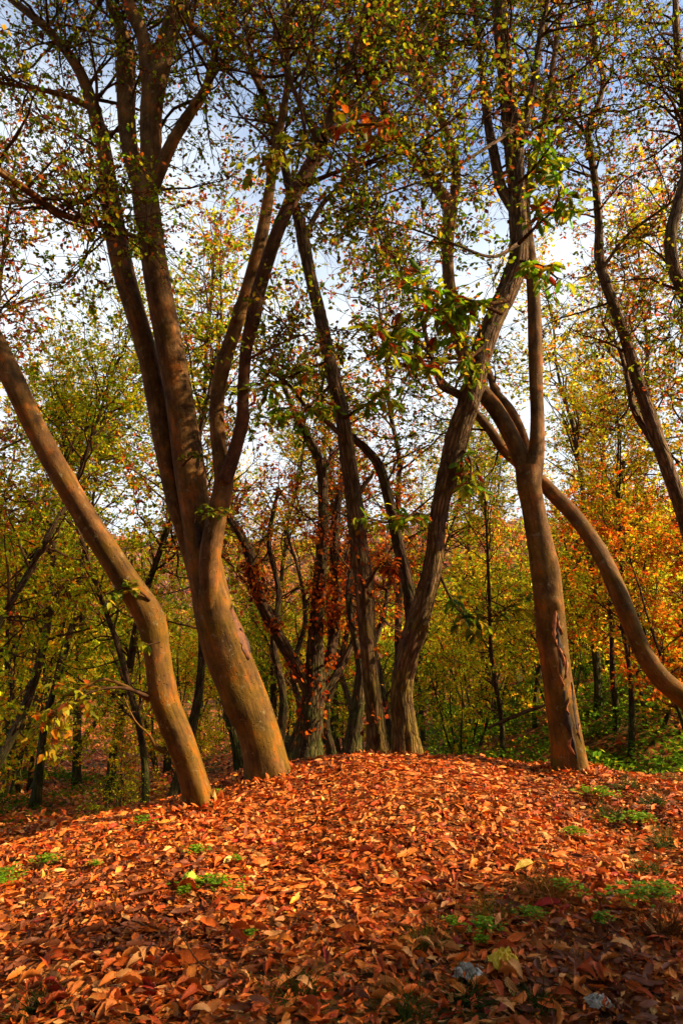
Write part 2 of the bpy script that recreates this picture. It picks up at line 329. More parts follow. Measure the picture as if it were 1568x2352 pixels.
# ground: soil showing between leaves, leaf-coloured flakes further off
def ground_mat():
    m, n, l = newmat('forest_floor'); tc = n.new('ShaderNodeTexCoord')
    v = n.new('ShaderNodeTexVoronoi'); v.inputs['Scale'].default_value = 11; v.inputs['Randomness'].default_value = 1
    nz = n.new('ShaderNodeTexNoise'); nz.inputs['Scale'].default_value = 30; nz.inputs['Detail'].default_value = 4
    ad = n.new('ShaderNodeVectorMath'); ad.operation = 'MULTIPLY_ADD'; ad.inputs[1].default_value = (.08, .08, .08)
    l.new(tc.outputs['Object'], nz.inputs['Vector']); l.new(nz.outputs['Color'], ad.inputs[0]); l.new(tc.outputs['Object'], ad.inputs[2]); l.new(ad.outputs[0], v.inputs['Vector'])
    sx = n.new('ShaderNodeSeparateColor'); l.new(v.outputs['Color'], sx.inputs[0])
    r = ramp(n, [(.05, (.035, .016, .008)), (.3, (.14, .042, .012)), (.6, (.30, .085, .02)), (.85, (.42, .17, .05)), (1, (.10, .035, .012))]); l.new(sx.outputs[0], r.inputs[0])
    nb = n.new('ShaderNodeTexNoise'); nb.inputs['Scale'].default_value = .45; nb.inputs['Detail'].default_value = 6; l.new(tc.outputs['Object'], nb.inputs['Vector'])
    mr = n.new('ShaderNodeMapRange'); mr.inputs['From Min'].default_value = .48; mr.inputs['From Max'].default_value = .66; l.new(nb.outputs[0], mr.inputs[0])
    mx = n.new('ShaderNodeMix'); mx.data_type = 'RGBA'; mx.inputs['B'].default_value = (.045, .05, .012, 1); l.new(mr.outputs[0], mx.inputs['Factor']); l.new(r.outputs[0], mx.inputs['A'])
    p = n.new('ShaderNodeBsdfPrincipled'); p.inputs['Roughness'].default_value = .9; p.inputs['Specular IOR Level'].default_value = .1; l.new(mx.outputs['Result'], p.inputs['Base Color'])
    b = n.new('ShaderNodeBump'); b.inputs['Strength'].default_value = .7; b.inputs['Distance'].default_value = .03; l.new(sx.outputs[1], b.inputs['Height']); l.new(b.outputs[0], p.inputs['Normal'])
    o = n.new('ShaderNodeOutputMaterial'); l.new(p.outputs[0], o.inputs[0]); return m
M_GROUND = ground_mat()

# ---------------------------------------------------------------- terrain
_ax = np.linspace(-40, 40, 1601)
_av = np.interp(_ax, [-40, -9, -5, -3.6, -2.6, -1.5, -0.8, 0, 0.8, 1.7, 2.5, 3.5, 6, 12, 40],
                [-.6, -.5, -.35, -.10, .16, .50, .70, .78, .80, .64, .53, .56, .72, .95, 1.2])
_k = np.exp(-np.linspace(-2, 2, 33)**2); _k /= _k.sum(); _av = np.convolve(np.pad(_av, 16, mode='edge'), _k, 'valid')
def height(x, y):
    x = np.asarray(x, float); y = np.asarray(y, float)
    A = np.interp(x, _ax, _av); yc = 7.5 - 1.9*smooth(-.9, -3.6, x)
    up = np.clip((y-2.4)/(yc-2.4), 0, 1); up = 0.75*up + 0.25*smooth(0, 1, up); up = up - 0.10*np.exp(-((up-1)/.18)**2)*1.0
    val = -0.55 + 2.5*smooth(1.6, 9.5, x)*smooth(7.5, 16, y) - 0.25*smooth(-1.5, -6, x)
    val = val + 46*smooth(60, 260, y + 0.25*x) + 14*smooth(150, 600, np.abs(x)) + 10*smooth(-20, -140, x)*smooth(40, 160, y)
    dn = smooth(yc, yc+4.6, y)
    h = (A*up)*(1-dn) + val*dn
    near = np.exp(-((x/14)**2 + ((y-6)/14)**2))
    h = h + near*(0.028*np.sin(2.3*x+1.1*y) + 0.022*np.sin(3.7*y-1.9*x+1) + 0.018*np.sin(5.1*x+.7) + 0.05*np.sin(.9*x+.5*y+2))
    h = h + 0.5*np.sin(.11*x+.3)*np.sin(.09*y)*smooth(20, 60, y)
    return h
def normal(x, y):
    e = .04; gx = (height(x+e, y)-height(x-e, y))/(2*e); gy = (height(x, y+e)-height(x, y-e))/(2*e)
    return norm(np.stack([-gx, -gy, np.ones_like(gx)], -1))
def build_ground():
    n = 330; u = np.linspace(-1, 1, n); b = 5.6; s = np.sinh(b*u)/np.sinh(b)
    X, Y = np.meshgrid(1400*s + 0.3, 1400*s + 6.0); V = np.stack([X, Y, height(X, Y)], -1).reshape(-1, 3)
    i = np.arange(n-1)[:, None]*n + np.arange(n-1)[None]; F = np.stack([i, i+1, i+n+1, i+n], -1).reshape(-1, 4)
    tag(mk('ground', V, F, M_GROUND), kind='structure')
build_ground()
def gpt(px, py, far=40):
    """where the sight line through (px, py) meets the ground"""
    ys = np.linspace(2.2, far, 6000); X = (px-784)/1568.0; Z = (1176-py)/1568.0; d = np.array([X, CP-Z*SP, SP+Z*CP]); t = ys/d[1]
    P = CAM + d[None]*t[:, None]; g = height(P[:, 0], P[:, 1]); k = np.argmax(P[:, 2] <= g); return np.array([P[k, 0], P[k, 1], g[k]])

# ---------------------------------------------------------------- leaf objects shared by tree parts
LEAF_ME = {}
def leaf_meshes(kind, pal):
    key = (kind, pal)
    if key not in LEAF_ME:
        rng = rs(len(LEAF_ME)+71); out = []
        for c in PAL[pal][0]:
            row = []
            for q in range(2):
                V, F = curled(kind, rng.uniform(-.3, .3), rng.uniform(-.1, .3), rng)
                cc = np.clip(c*np.exp(rng.normal(0, .18)), 0, .9)
                me = mk_mesh('leaf', V, F, M_LEAF, np.tile(cc, (len(V), 1))); row.append(me)
            out.append(row)
        LEAF_ME[key] = out
    return LEAF_ME[key]
def mk_mesh(name, V, F, mat, col):
    o = mk(name, V, F, mat, None, col, None, True); me = o.data; bpy.data.objects.remove(o); return me
def mat4(A, X, Y, Z, s):
    return Matrix(((X[0]*s, Y[0]*s, Z[0]*s, A[0]), (X[1]*s, Y[1]*s, Z[1]*s, A[1]), (X[2]*s, Y[2]*s, Z[2]*s, A[2]), (0, 0, 0, 1)))

def add_foliage(root, base, A, D, Nn, size, kind, pal, rng, npick, name='crown', mat=None):
    """the npick leaves that show largest become parts of their own, the others one crown"""
    C, ci = colors(pal, len(A), rng)
    pick = np.zeros(len(A), bool)
    if npick:
        x, y, z = project(A); vis = (x > 10) & (x < 1558) & (y > 10) & (y < 2340)
        sc = np.where(vis, size/z, 0); o = np.argsort(-sc)[:npick]; pick[o[sc[o] > 0]] = True
        me = leaf_meshes(kind, pal); X, Y, Z = basis(D[pick], Nn[pick])
        for a, x_, y_, z_, s, k in zip(A[pick]-base, X, Y, Z, size[pick], ci[pick]):
            link('leaf', me[k][int(rng.integers(2))], root, mat4(a, x_, y_, z_, s))
    acc = Acc(); r = ~pick; leaf_cloud(acc, A[r], D[r], Nn[r], size[r], TPL[kind], C[r])
    return tag(acc.build(name, mat or M_CROWN, root, base, False), kind='stuff')

def sprout(limbs, rng, n2, n3, l2, l3, leaves, size, spread=.9, up=.05, droop=-.03, fine=True):
    """side branches and twigs on traced limbs -> twig accumulators and leaf frames.
    limbs: list of (rows xyz r, t0, n1, L1)"""
    acc = Acc(); A, D = [], []
    for R, t0, n1, L1 in limbs:
        if n1 <= 0: continue
        n = len(R); ii = np.clip((n*(t0+(1-t0)*rng.uniform(0, 1, n1)**.8)).astype(int), 0, n-2); ii[:3] = n-2
        T = norm(R[ii+1, :3]-R[ii, :3]); d = norm(T*rng.uniform(.2, .9, (n1, 1)) + spread*norm(rng.normal(size=(n1, 3))))
        L = L1*rng.uniform(.55, 1.25, n1)
        P1 = grow(R[ii, :3], d, L, 8, rng, .17, (0, 0, up)); r1 = np.minimum(R[ii, 3]*.55, .008+.011*L); acc.add(*_b(twigs(P1, r1, .004, 5)))
        S, T2, pi = along(P1, n2, rng, .22); d2 = norm(T2*.7 + .8*norm(rng.normal(size=S.shape))); L2 = l2*rng.uniform(.5, 1.3, len(S))
        P2 = grow(S, d2, L2, 5, rng, .2, (0, 0, up*.5)); acc.add(*_b(twigs(P2, .0055, .0025, 3)))
        S, T3, pi = along(P2, n3, rng, .15); d3 = norm(T3*.7+.7*norm(rng.normal(size=S.shape))*np.array([1, 1, .6])); L3 = l3*rng.uniform(.5, 1.2, len(S))
        P3 = grow(S, d3, L3, 2, rng, .16, (0, 0, droop))
        if fine: acc.add(*_b(twigs(P3, .0028, .0013, 3)))
        leafy = rng.uniform(size=len(P2)) > .28; P3 = P3[leafy[pi]]; a, t, _ = along(P3, leaves+1, rng, .1); A.append(a); D.append(t)
    A = np.concatenate(A); D = np.concatenate(D); N = len(A)
    D = norm(D*.5 + .8*norm(rng.normal(size=(N, 3)))*np.array([1, 1, .7]) + np.array([0, 0, -.18])); Nn = norm(rng.normal(size=(N, 3))*.75 + np.array([0, 0, .8]))
    s = size*rng.uniform(.6, 1.25, N)
    return acc, A, D, Nn, s
def _b(vfb): return vfb[0], vfb[1], None, vfb[2]

# ---------------------------------------------------------------- the traced trees
def rows(pts, step, k=1.0):
    out = []
    for (px, py, w, Y) in pts:
        p, t = at(px, py, Y); out.append([*p, .5*w*k*t/1568])
    return crom(out, step)
def traced_tree(name, label, limbs, mat, seed, pal='crown', leaf='beech', lsize=.056, npick=150, n2=7, n3=4, l2=.62, l3=.3, leaves=5, furrow=0, lump=.06, flare=.25, sides=28, bumps=(), group=None, up=.05, wk=1.0):
    """limbs: list of dicts {p: traced points, s: (t0, n1, L1)}; the first is the trunk"""
    rng = rs(seed); R0 = rows(limbs[0]['p'], .05, wk)
    b = R0[0, :3].copy(); t = norm(R0[0, :3]-R0[3, :3]); ext = np.array([[*(b+t*.35*q), R0[0, 3]*(1+.05*q)] for q in (1, .66, .33)]); R0 = np.vstack([ext, R0])
    gz = float(height(b[0], b[1])); base = np.array([b[0], b[1], min(b[2], gz)])
    root = empty(name, base, label, 'tree', group); spr = []
    for q, lb in enumerate(limbs):
        R = R0 if q == 0 else rows(lb['p'], .06, wk)
        big = R[:, 3].max() > .05
        kn = tuple((rng.uniform(.5, len(R)*.05), rng.uniform(0, 6.28), rng.uniform(.025, .06), rng.uniform(.006, .02)) for _ in range(16)) if (mat is M_SMOOTH and big) else ()
        V, F, B = tube(R, sides if q == 0 else (20 if big else 10), rng, lump, furrow, flare if q == 0 else 0, (tuple(bumps)+kn) if q == 0 else tuple(lb.get('b', ()))+kn)
        mk('trunk' if q == 0 else lb.get('n', 'limb'), V-base, F, lb.get('m', mat), root, None, B)
        if 's' in lb: spr.append((R, *lb['s']))
    if spr:
        acc, A, D, Nn, s = sprout(spr, rng, n2, n3, l2, l3, leaves, lsize, up=up)
        acc.build('twig_network', M_TWIG, root, base)
        add_foliage(root, base, A, D, Nn, s, leaf, pal, rng, npick)
    return root, base
def L(*p, Y=None, s=None, b=(), m=None, n=None):
    """traced points (px, py, width[, Y]); a pair of Ys is spread evenly"""
    p = list(p)
    if Y is not None:
        y0, y1 = Y if isinstance(Y, tuple) else (Y, Y); p = [(a, b_, c, y0+(y1-y0)*i/(len(p)-1)) for i, (a, b_, c) in enumerate(p)]
    d = {'p': p, 'b': b}
    if s: d['s'] = s
    if m: d['m'] = m
    if n: d['n'] = n
    return d

def spray(root, base, pts, Y, rng, nt, tl, nl, lsize, leaf='chestnut', pal='chest', npick=60):
    """a leafy side branch traced at its own distance, twigs mostly level, leaves hanging a little"""
    R = rows([(a, b_, w, y) for (a, b_, w), y in zip(pts, np.linspace(Y[0], Y[1], len(pts)))], .06)
    V, F, B = tube(R, 7, rng, .05); root = mk('branch', V-base, F, M_TWIG, root, None, B)
    acc = Acc(); S, T, _ = along(R[None, :, :3], nt, rng, .2); d = norm(T*.8+norm(rng.normal(size=S.shape))*np.array([1, 1, .45]))
    P = grow(S, d, tl*rng.uniform(.5, 1.2, nt), 5, rng, .16, (0, 0, -.03)); acc.add(*_b(twigs(P, .004, .0018, 4))); acc.build('twig_network', M_TWIG, root, base)
    A, T, _ = along(P, nl+2, rng, .15); N = len(A); lsize = lsize*1.12
    D = norm(T*.6+norm(rng.normal(size=(N, 3)))*np.array([1, 1, .5])+np.array([0, 0, -.35])); Nn = norm(rng.normal(size=(N, 3))*.5+np.array([0, -.2, 1]))
    add_foliage(root, base, A, D, Nn, lsize*rng.uniform(.65, 1.2, N), leaf, pal, rng, npick, 'leaf_spray')

# T1: smooth trunk leaning out of the picture to the left
t1, b1 = traced_tree('leaning_beech_tree', 'smooth olive-brown trunk leaning left and curving out of the left edge', [
    L((453, 1822, 66), (432, 1750, 72), (410, 1690, 76), (376, 1600, 76), (361, 1500, 72), (345, 1420, 80), (292, 1335, 72), (215, 1215, 66), (140, 1090, 64), (78, 975, 62), (22, 855, 62), (-60, 690, 60), (-150, 480, 66), (-210, 250, 52), (-240, 0, 36), Y=(6.3, 5.9), s=(.72, 16, 1.6)),
    L((345, 1603, 26), (322, 1592, 16), (285, 1575, 10), (240, 1560, 8), (190, 1580, 6), (150, 1600, 4), Y=(6.2, 5.9)),
    L((380, 1725, 18), (358, 1716, 12), (345, 1690, 7), (310, 1655, 5), (285, 1600, 3), Y=(6.2, 6.0)),
    ], M_SMOOTH, 11, npick=60, pal='crown_top', lump=.045, wk=.82, flare=.4, bumps=((.75, 2.2, .06, .02), (1.3, 4.4, .07, .02)))
r_ = rs(111)
spray(t1, b1, [(345, 1380, 6), (318, 1356, 4), (280, 1352, 4), (240, 1366, 3)], (6.05, 5.9), r_, 7, .14, 6, .065, 'beech', 'green', 42)
spray(t1, b1, [(340, 1600, 10), (280, 1580, 7), (210, 1590, 5), (130, 1640, 3)], (6.1, 5.8), r_, 18, .42, 8, .07, 'beech', 'yellow', 120)
spray(t1, b1, [(368, 1475, 4), (352, 1478, 3), (338, 1482, 3)], (6.05, 6.0), r_, 3, .06, 4, .06, 'beech', 'green', 12)

# T2: the thick three-stemmed beech left of the middle
t2, b2 = traced_tree('three_stemmed_beech_tree', 'thick smooth orange-lit beech dividing into three tall stems left of the middle', [
    L((612, 1762, 96), (598, 1700, 101), (575, 1630, 106), (545, 1560, 112), (518, 1490, 113), (497, 1420, 104), (482, 1350, 94), (470, 1290, 90), (458, 1230, 82), (448, 1170, 80), (436, 1090, 80), (424, 1000, 74), (410, 900, 70), (390, 790, 70), (368, 680, 68), (352, 590, 66), (340, 500, 66), (332, 430, 64), Y=(7.2, 7.4)),
    L((334, 450, 62), (345, 370, 56), (346, 290, 54), (352, 220, 56), (372, 140, 52), (395, 60, 46), (425, -40, 42), (450, -180, 32), Y=(7.4, 7.2), s=(.45, 26, 1.5)),
    L((350, 230, 44), (338, 160, 36), (330, 90, 34), (305, 30, 32), (280, -40, 28), (250, -170, 20), Y=(7.35, 7.0), s=(.3, 20, 1.4)),
    L((322, 440, 40), (300, 350, 44), (292, 270, 46), (290, 180, 48), (290, 112, 44), (275, 60, 26), (250, 0, 18), (235, -90, 12), Y=(7.5, 7.8), s=(.5, 20, 1.3)),
    L((352, 440, 30), (368, 390, 34), (400, 320, 30), (440, 255, 27), (478, 190, 22), (492, 110, 18), (440, 60, 14), (430, -40, 10), Y=(7.35, 7.0), s=(.35, 26, 1.3)),
    L((442, 1330, 20), (424, 1240, 34), (404, 1160, 44), (388, 1090, 46), (372, 1000, 50), (358, 910, 50), (338, 810, 50), (312, 720, 50), (288, 640, 54), (270, 560, 54), (262, 500, 50), (250, 420, 42), (238, 340, 38), (212, 240, 33), (178, 155, 26), (112, 70, 21), (30, 0, 18), (-60, -80, 12), Y=(7.32, 8.0), s=(.45, 46, 1.5)),
    L((205, 245, 18), (150, 220, 15), (90, 205, 12), (0, 190, 9), (-80, 170, 5), Y=(7.9, 7.6), s=(.2, 16, 1.1)),
    L((488, 1430, 30), (482, 1350, 50), (482, 1290, 56), (488, 1240, 56), (499, 1180, 52), (514, 1110, 50), (506, 1050, 40), (499, 990, 38), (499, 920, 36), (513, 840, 37), (543, 745, 36), (573, 650, 35), (603, 530, 32), (620, 430, 26), (632, 340, 22), (648, 270, 20), (660, 180, 16), (655, 60, 12), (640, -80, 9), Y=(7.14, 6.8), s=(.62, 30, 1.2)),
    L((515, 1105, 40), (535, 1050, 36), (555, 970, 32), (559, 890, 30), (566, 800, 31), (582, 730, 38), (596, 660, 36), (640, 525, 34), (690, 420, 36), (728, 355, 38), (748, 300, 30), (775, 220, 24), (812, 120, 20), (840, 20, 16), (860, -100, 12), Y=(6.95, 6.3), s=(.6, 22, 1.25), m=M_RED),
    L((735, 330, 22), (705, 270, 16), (668, 190, 12), (640, 100, 10), (615, 0, 8), (600, -90, 6), Y=(6.4, 6.2), s=(.2, 14, .9), m=M_RED),
    L((690, 430, 16), (760, 400, 10), (850, 370, 8), (960, 330, 6), (1060, 260, 5), Y=(6.5, 5.8), s=(.15, 14, .7), m=M_RED),
    L((600, 210, 14), (560, 130, 12), (515, 60, 10), (480, -20, 8), Y=(7.4, 7.8), s=(.1, 14, .9)),
    L((745, 320, 18), (790, 270, 13), (850, 200, 10), (930, 130, 8), (1000, 20, 6), Y=(6.4, 6.6), s=(.2, 12, .9), m=M_RED),
    L((720, 370, 14), (700, 300, 10), (690, 200, 8), (720, 90, 7), (700, -40, 5), Y=(6.4, 6.0), s=(.3, 8, .8), m=M_RED),
    L((560, 830, 10), (620, 800, 6), (690, 770, 5), Y=(6.8, 6.2), s=(.2, 5, .5)),
    L((350, 560, 12), (300, 540, 12), (240, 520, 14), (140, 490, 18), (60, 435, 20), (-20, 380, 22), Y=(7.2, 5.6), s=(.1, 30, .9)),
    ], M_SMOOTH, 12, npick=300, lump=.05, flare=.32, wk=.9, sides=40, n2=7, n3=4, leaves=5, pal='crown_top', bumps=((1.0, 1.1, .16, .05), (1.75, 3.9, .12, .03)))
r_ = rs(112)
spray(t2, b2, [(445, 1200, 6), (452, 1178, 4), (470, 1182, 4), (500, 1170, 3)], (6.8, 6.6), r_, 9, .13, 6, .06, 'beech', 'green', 54)
spray(t2, b2, [(420, 1070, 6), (440, 1050, 4), (470, 1048, 3)], (6.9, 6.7), r_, 5, .12, 5, .06, 'beech', 'green', 25)
spray(t2, b2, [(720, 340, 14), (700, 330, 9), (660, 340, 6), (600, 380, 4)], (6.2, 5.6), r_, 16, .35, 5, .1, 'beech', 'yellow', 80)
spray(t2, b2, [(740, 310, 12), (800, 290, 8), (860, 285, 5)], (6.1, 5.6), r_, 10, .3, 5, .11, 'beech', 'orange', 50)

# T3: slim rough trunk in the middle
t3, b3 = traced_tree('slim_chestnut_tree', 'slim rough-barked trunk rising from the mound top, leaning left in its upper half', [
    L((866, 1722, 52), (862, 1650, 46), (852, 1560, 42), (842, 1440, 42), (836, 1340, 46), (824, 1250, 42), (816, 1170, 42), (800, 1060, 40), (788, 970, 38), (770, 890, 36), (753, 810, 34), (735, 725, 32), (712, 630, 29), (698, 560, 32), (690, 520, 28), (668, 440, 22), (642, 340, 20), (612, 240, 17), (580, 140, 14), (560, 20, 11), (545, -100, 8), Y=(8.6, 8.2), s=(.55, 32, 1.3)),
    L((808, 1170, 16), (832, 1120, 12), (852, 1096, 9), (858, 1082, 5), Y=8.5, n='broken_stub'),
    L((795, 1010, 14), (740, 960, 12), (700, 930, 9), (660, 880, 7), (610, 850, 5), Y=(8.4, 7.8), s=(.2, 12, .8)),
    L((700, 545, 16), (740, 470, 13), (800, 400, 10), (830, 300, 8), (860, 200, 6), Y=(8.3, 8.6), s=(.2, 22, 1.0)),
    ], M_ROUGH, 13, pal='crown', npick=200, wk=.9, furrow=.10, lump=.07, flare=.2, sides=26, lsize=.06, bumps=((.55, 2, .05, .02), (1.7, 4, .06, .025), (2.6, 1, .06, .02)))
r_ = rs(113)
spray(t3, b3, [(790, 960, 9), (840, 930, 6), (880, 900, 4)], (8.2, 7.6), r_, 12, .35, 6, .13, npick=70)
spray(t3, b3, [(755, 830, 9), (700, 850, 6), (630, 880, 4), (590, 900, 3)], (7.9, 7.0), r_, 22, .42, 6, .12, npick=120)
spray(t3, b3, [(765, 880, 9), (700, 940, 6), (640, 960, 4)], (7.9, 7.2), r_, 16, .4, 6, .12, npick=90)
spray(t3, b3, [(840, 1350, 9), (880, 1290, 5), (920, 1330, 4)], (8.3, 8.0), r_, 12, .25, 7, .10, 'chestnut', 'dry', 80)

# T4: rough leaning chestnut right of the middle
t4, b4 = traced_tree('gnarled_chestnut_tree', 'gnarled furrowed trunk leaning right with burls and a broken stub, on the mound', [
    L((930, 1728, 70), (926, 1660, 62), (922, 1590, 58), (938, 1500, 58), (958, 1430, 60), (980, 1360, 54), (995, 1290, 48), (1004, 1190, 46), (1022, 1110, 50), (1048, 1010, 58), (1068, 950, 54), (1090, 880, 52), (1108, 800, 52), (1140, 720, 50), (1176, 640, 52), (1190, 580, 50), (1188, 500, 46), (1184, 410, 44), (1178, 310, 50), (1165, 230, 42), (1155, 130, 38), (1146, 30, 36), (1140, -80, 30), (1130, -220, 22), Y=(8.2, 7.2), s=(.58, 24, 1.2)),
    L((1022, 1135, 22), (1046, 1118, 20), (1062, 1098, 13), (1068, 1086, 6), Y=(8.0, 7.9), n='broken_stub'),
    L((1085, 935, 26), (1050, 905, 22), (1015, 890, 16), (1000, 860, 11), (990, 820, 8), (950, 780, 6), (880, 740, 4), Y=(7.9, 7.2), s=(.3, 10, .6)),
    L((1180, 480, 26), (1150, 430, 26), (1135, 360, 24), (1118, 270, 20), (1108, 180, 16), (1095, 60, 12), (1085, -60, 9), Y=(7.5, 7.8), s=(.3, 26, 1.0)),
    L((1192, 330, 28), (1212, 250, 22), (1228, 170, 18), (1240, 80, 14), (1262, -20, 10), (1280, -120, 7), Y=(7.3, 7.0), s=(.25, 30, 1.1)),
    L((1190, 560, 12), (1130, 590, 8), (1040, 560, 6), (930, 520, 5), (850, 500, 4), Y=(7.3, 6.4), s=(.1, 14, .6)),
    L((1200, 280, 14), (1130, 330, 9), (1020, 395, 7), (900, 440, 5), (790, 480, 4), Y=(7.2, 6.0), s=(.1, 16, .6)),
    ], M_ROUGH, 14, pal='crown', npick=300, wk=.87, furrow=.13, lump=.10, flare=.18, sides=36, lsize=.06, bumps=((1.75, 3.4, .08, .04), (1.85, 2.3, .06, .03), (2.9, 1.1, .06, .03), (3.7, 3.6, .09, .045), (3.85, 5.0, .07, .04), (.9, 4.2, .05, .025), (4.5, 2.5, .07, .04)))
r_ = rs(114)
spray(t4, b4, [(1165, 690, 12), (1110, 700, 8), (1020, 710, 6), (930, 740, 4), (880, 760, 3)], (7.2, 6.2), r_, 30, .4, 6, .14, npick=160)
spray(t4, b4, [(1150, 720, 10), (1080, 690, 7), (1000, 670, 5), (940, 660, 3)], (7.1, 6.0), r_, 22, .35, 6, .14, npick=120)
spray(t4, b4, [(1105, 800, 10), (1060, 830, 7), (980, 830, 5), (900, 810, 3)], (7.4, 6.6), r_, 18, .35, 5, .13, npick=90)
spray(t4, b4, [(1190, 560, 10), (1230, 520, 7), (1270, 480, 5), (1290, 420, 3)], (6.9, 6.2), r_, 18, .35, 5, .15, npick=90)
spray(t4, b4, [(1195, 600, 8), (1240, 610, 6), (1280, 640, 4)], (6.9, 6.3), r_, 12, .3, 5, .14, npick=60)
spray(t4, b4, [(1190, 420, 8), (1230, 380, 6), (1260, 340, 4)], (6.9, 6.4), r_, 12, .3, 5, .14, npick=60)
spray(t4, b4, [(1050, 1020, 8), (1080, 1060, 6), (1075, 1120, 4)], (7.8, 7.4), r_, 9, .25, 5, .13, npick=45)
spray(t4, b4, [(1010, 1200, 8), (960, 1180, 6), (900, 1200, 4), (840, 1190, 3)], (7.9, 7.3), r_, 16, .3, 5, .12, npick=80)
spray(t4, b4, [(1000, 1300, 8), (1050, 1400, 5), (1110, 1420, 4), (1160, 1400, 3)], (8.0, 7.6), r_, 18, .35, 5, .13, pal='green', npick=90)

# T5: smooth trunk on the right with a rotten stripe
t5, b5 = traced_tree('rotten_striped_beech_tree', 'smooth trunk with a long dark rotten split, right of the mound, forking in two', [
    L((1312, 1782, 82), (1305, 1720, 80), (1292, 1640, 76), (1278, 1550, 72), (1266, 1460, 72), (1258, 1380, 72), (1250, 1310, 74), (1238, 1240, 64), (1225, 1170, 58), (1214, 1110, 60), (1212, 1075, 62), Y=(7.5, 7.6)),
    L((1220, 1110, 48), (1230, 1050, 40), (1233, 960, 34), (1230, 880, 34), (1228, 790, 36), (1226, 700, 34), (1219, 610, 31), (1210, 540, 28), (1204, 470, 24), (1222, 380, 20), (1250, 270, 16), (1270, 140, 13), (1290, 0, 10), Y=(7.6, 8.2), s=(.5, 26, 1.2)),
    L((1212, 1110, 48), (1194, 1050, 42), (1168, 990, 40), (1135, 935, 40), (1100, 890, 38), (1072, 830, 38), (1050, 770, 36), (1036, 690, 32), (1028, 610, 30), (1028, 540, 34), (1032, 480, 36), (1010, 440, 30), (970, 390, 26), (925, 330, 24), (880, 250, 20), (850, 170, 16), (830, 60, 12), (820, -70, 9), Y=(7.7, 9.2), s=(.58, 34, 1.5)),
    L((1034, 490, 26), (1046, 420, 26), (1040, 350, 23), (1015, 280, 21), (990, 210, 18), (972, 130, 16), (966, 20, 12), (960, -90, 8), Y=(9.1, 9.3), s=(.3, 28, 1.4)),
    L((985, 215, 16), (945, 150, 14), (915, 80, 12), (885, -10, 9), Y=(9.2, 9.6), s=(.2, 20, 1.1)),
    L((1212, 1050, 30), (1195, 990, 26), (1170, 940, 24), (1140, 905, 20), (1120, 850, 14), Y=(8.0, 8.6), s=(.7, 6, .6)),
    ], M_SMOOTH, 15, pal='crown', npick=250, lump=.07, flare=.3, wk=.88, sides=36, bumps=((2.05, 5.6, .07, .03), (2.1, 2.2, .06, .03), (1.5, 1.0, .05, .02)))
# slivers and seams let into a trunk: rows R, from c0 to c1 of its length, at angle off from the camera side
def patch_on(R, root, base, name, c0, c1, w, off, mat, dep, rng, jag=.35):
    n = len(R); side = np.array([1, 0, 0]); front = np.array([0, -1, .05]); k = np.arange(int(c0*n), max(int(c1*n), int(c0*n)+4)); t = np.linspace(0, 1, len(k))
    ww = w*np.sin(np.pi*np.clip(t, .03, .97))**.6*(1+jag*rng.normal(size=len(k))); a0 = off + .14*np.sin(5*t+rng.uniform(0, 6)); m = 5; V = []
    for q in range(m):
        a = a0 + (q/(m-1)-.5)*2*ww; rr = R[k, 3]*(1.0+dep*(1-abs(q-2)/2.0)) + rng.normal(0, .003, len(k))
        V.append(R[k, :3] + rr[:, None]*(np.sin(a)[:, None]*side + np.cos(a)[:, None]*front))
    V = np.stack(V, 1).reshape(-1, 3); i = np.arange(len(k)-1)[:, None]*m + np.arange(m-1)[None]; F = np.stack([i, i+1, i+m+1, i+m], -1).reshape(-1, 4)
    trunk = next(c for c in root.children if c.name.split('.')[0] == 'trunk'); mk(name, V-base, F, mat, trunk, None, V-base)
def rot_strip():
    rng = rs(77); R = rows([(1312, 1782, 82, 7.5), (1305, 1720, 80, 7.5), (1292, 1640, 76, 7.52), (1278, 1550, 72, 7.54), (1266, 1460, 72, 7.55), (1258, 1380, 72, 7.56), (1250, 1310, 74, 7.57)], .04, .88)
    patch_on(R, t5, b5, 'rotten_split', .02, .86, .30, .10, M_HOLE, .085, rng); patch_on(R, t5, b5, 'rotten_split', .08, .45, .16, .66, M_HOLE, .08, rng)
    for c0, c1, w, off in ((.60, .80, .26, -.02), (.50, .64, .18, .22), (.42, .54, .17, -.08), (.66, .75, .11, .36), (.45, .58, .11, .44), (.28, .38, .10, .10), (.18, .26, .09, .6), (.10, .2, .12, -.1)):
        patch_on(R, t5, b5, 'bare_wood_sliver', c0, c1, w, off, M_WOOD, .125, rng)
    R = rows([(545, 1560, 124, 7.23), (518, 1490, 124, 7.24), (497, 1420, 108, 7.25), (482, 1350, 96, 7.26), (470, 1290, 90, 7.27), (458, 1230, 82, 7.28), (448, 1170, 80, 7.29)], .03, .9)
    patch_on(R, t2, b2, 'branch_scar', .12, .42, .34, 1.15, M_SCAR, .10, rng, .08); patch_on(R, t2, b2, 'scar_hollow', .16, .32, .09, 1.25, M_HOLE, .125, rng, .1)
    patch_on(R, t2, b2, 'fork_crevice_patch', .74, .92, .18, .05, M_HOLE, .05, rng, .15)  # dark patch on the bark surface in place of a modelled crevice
rot_strip()

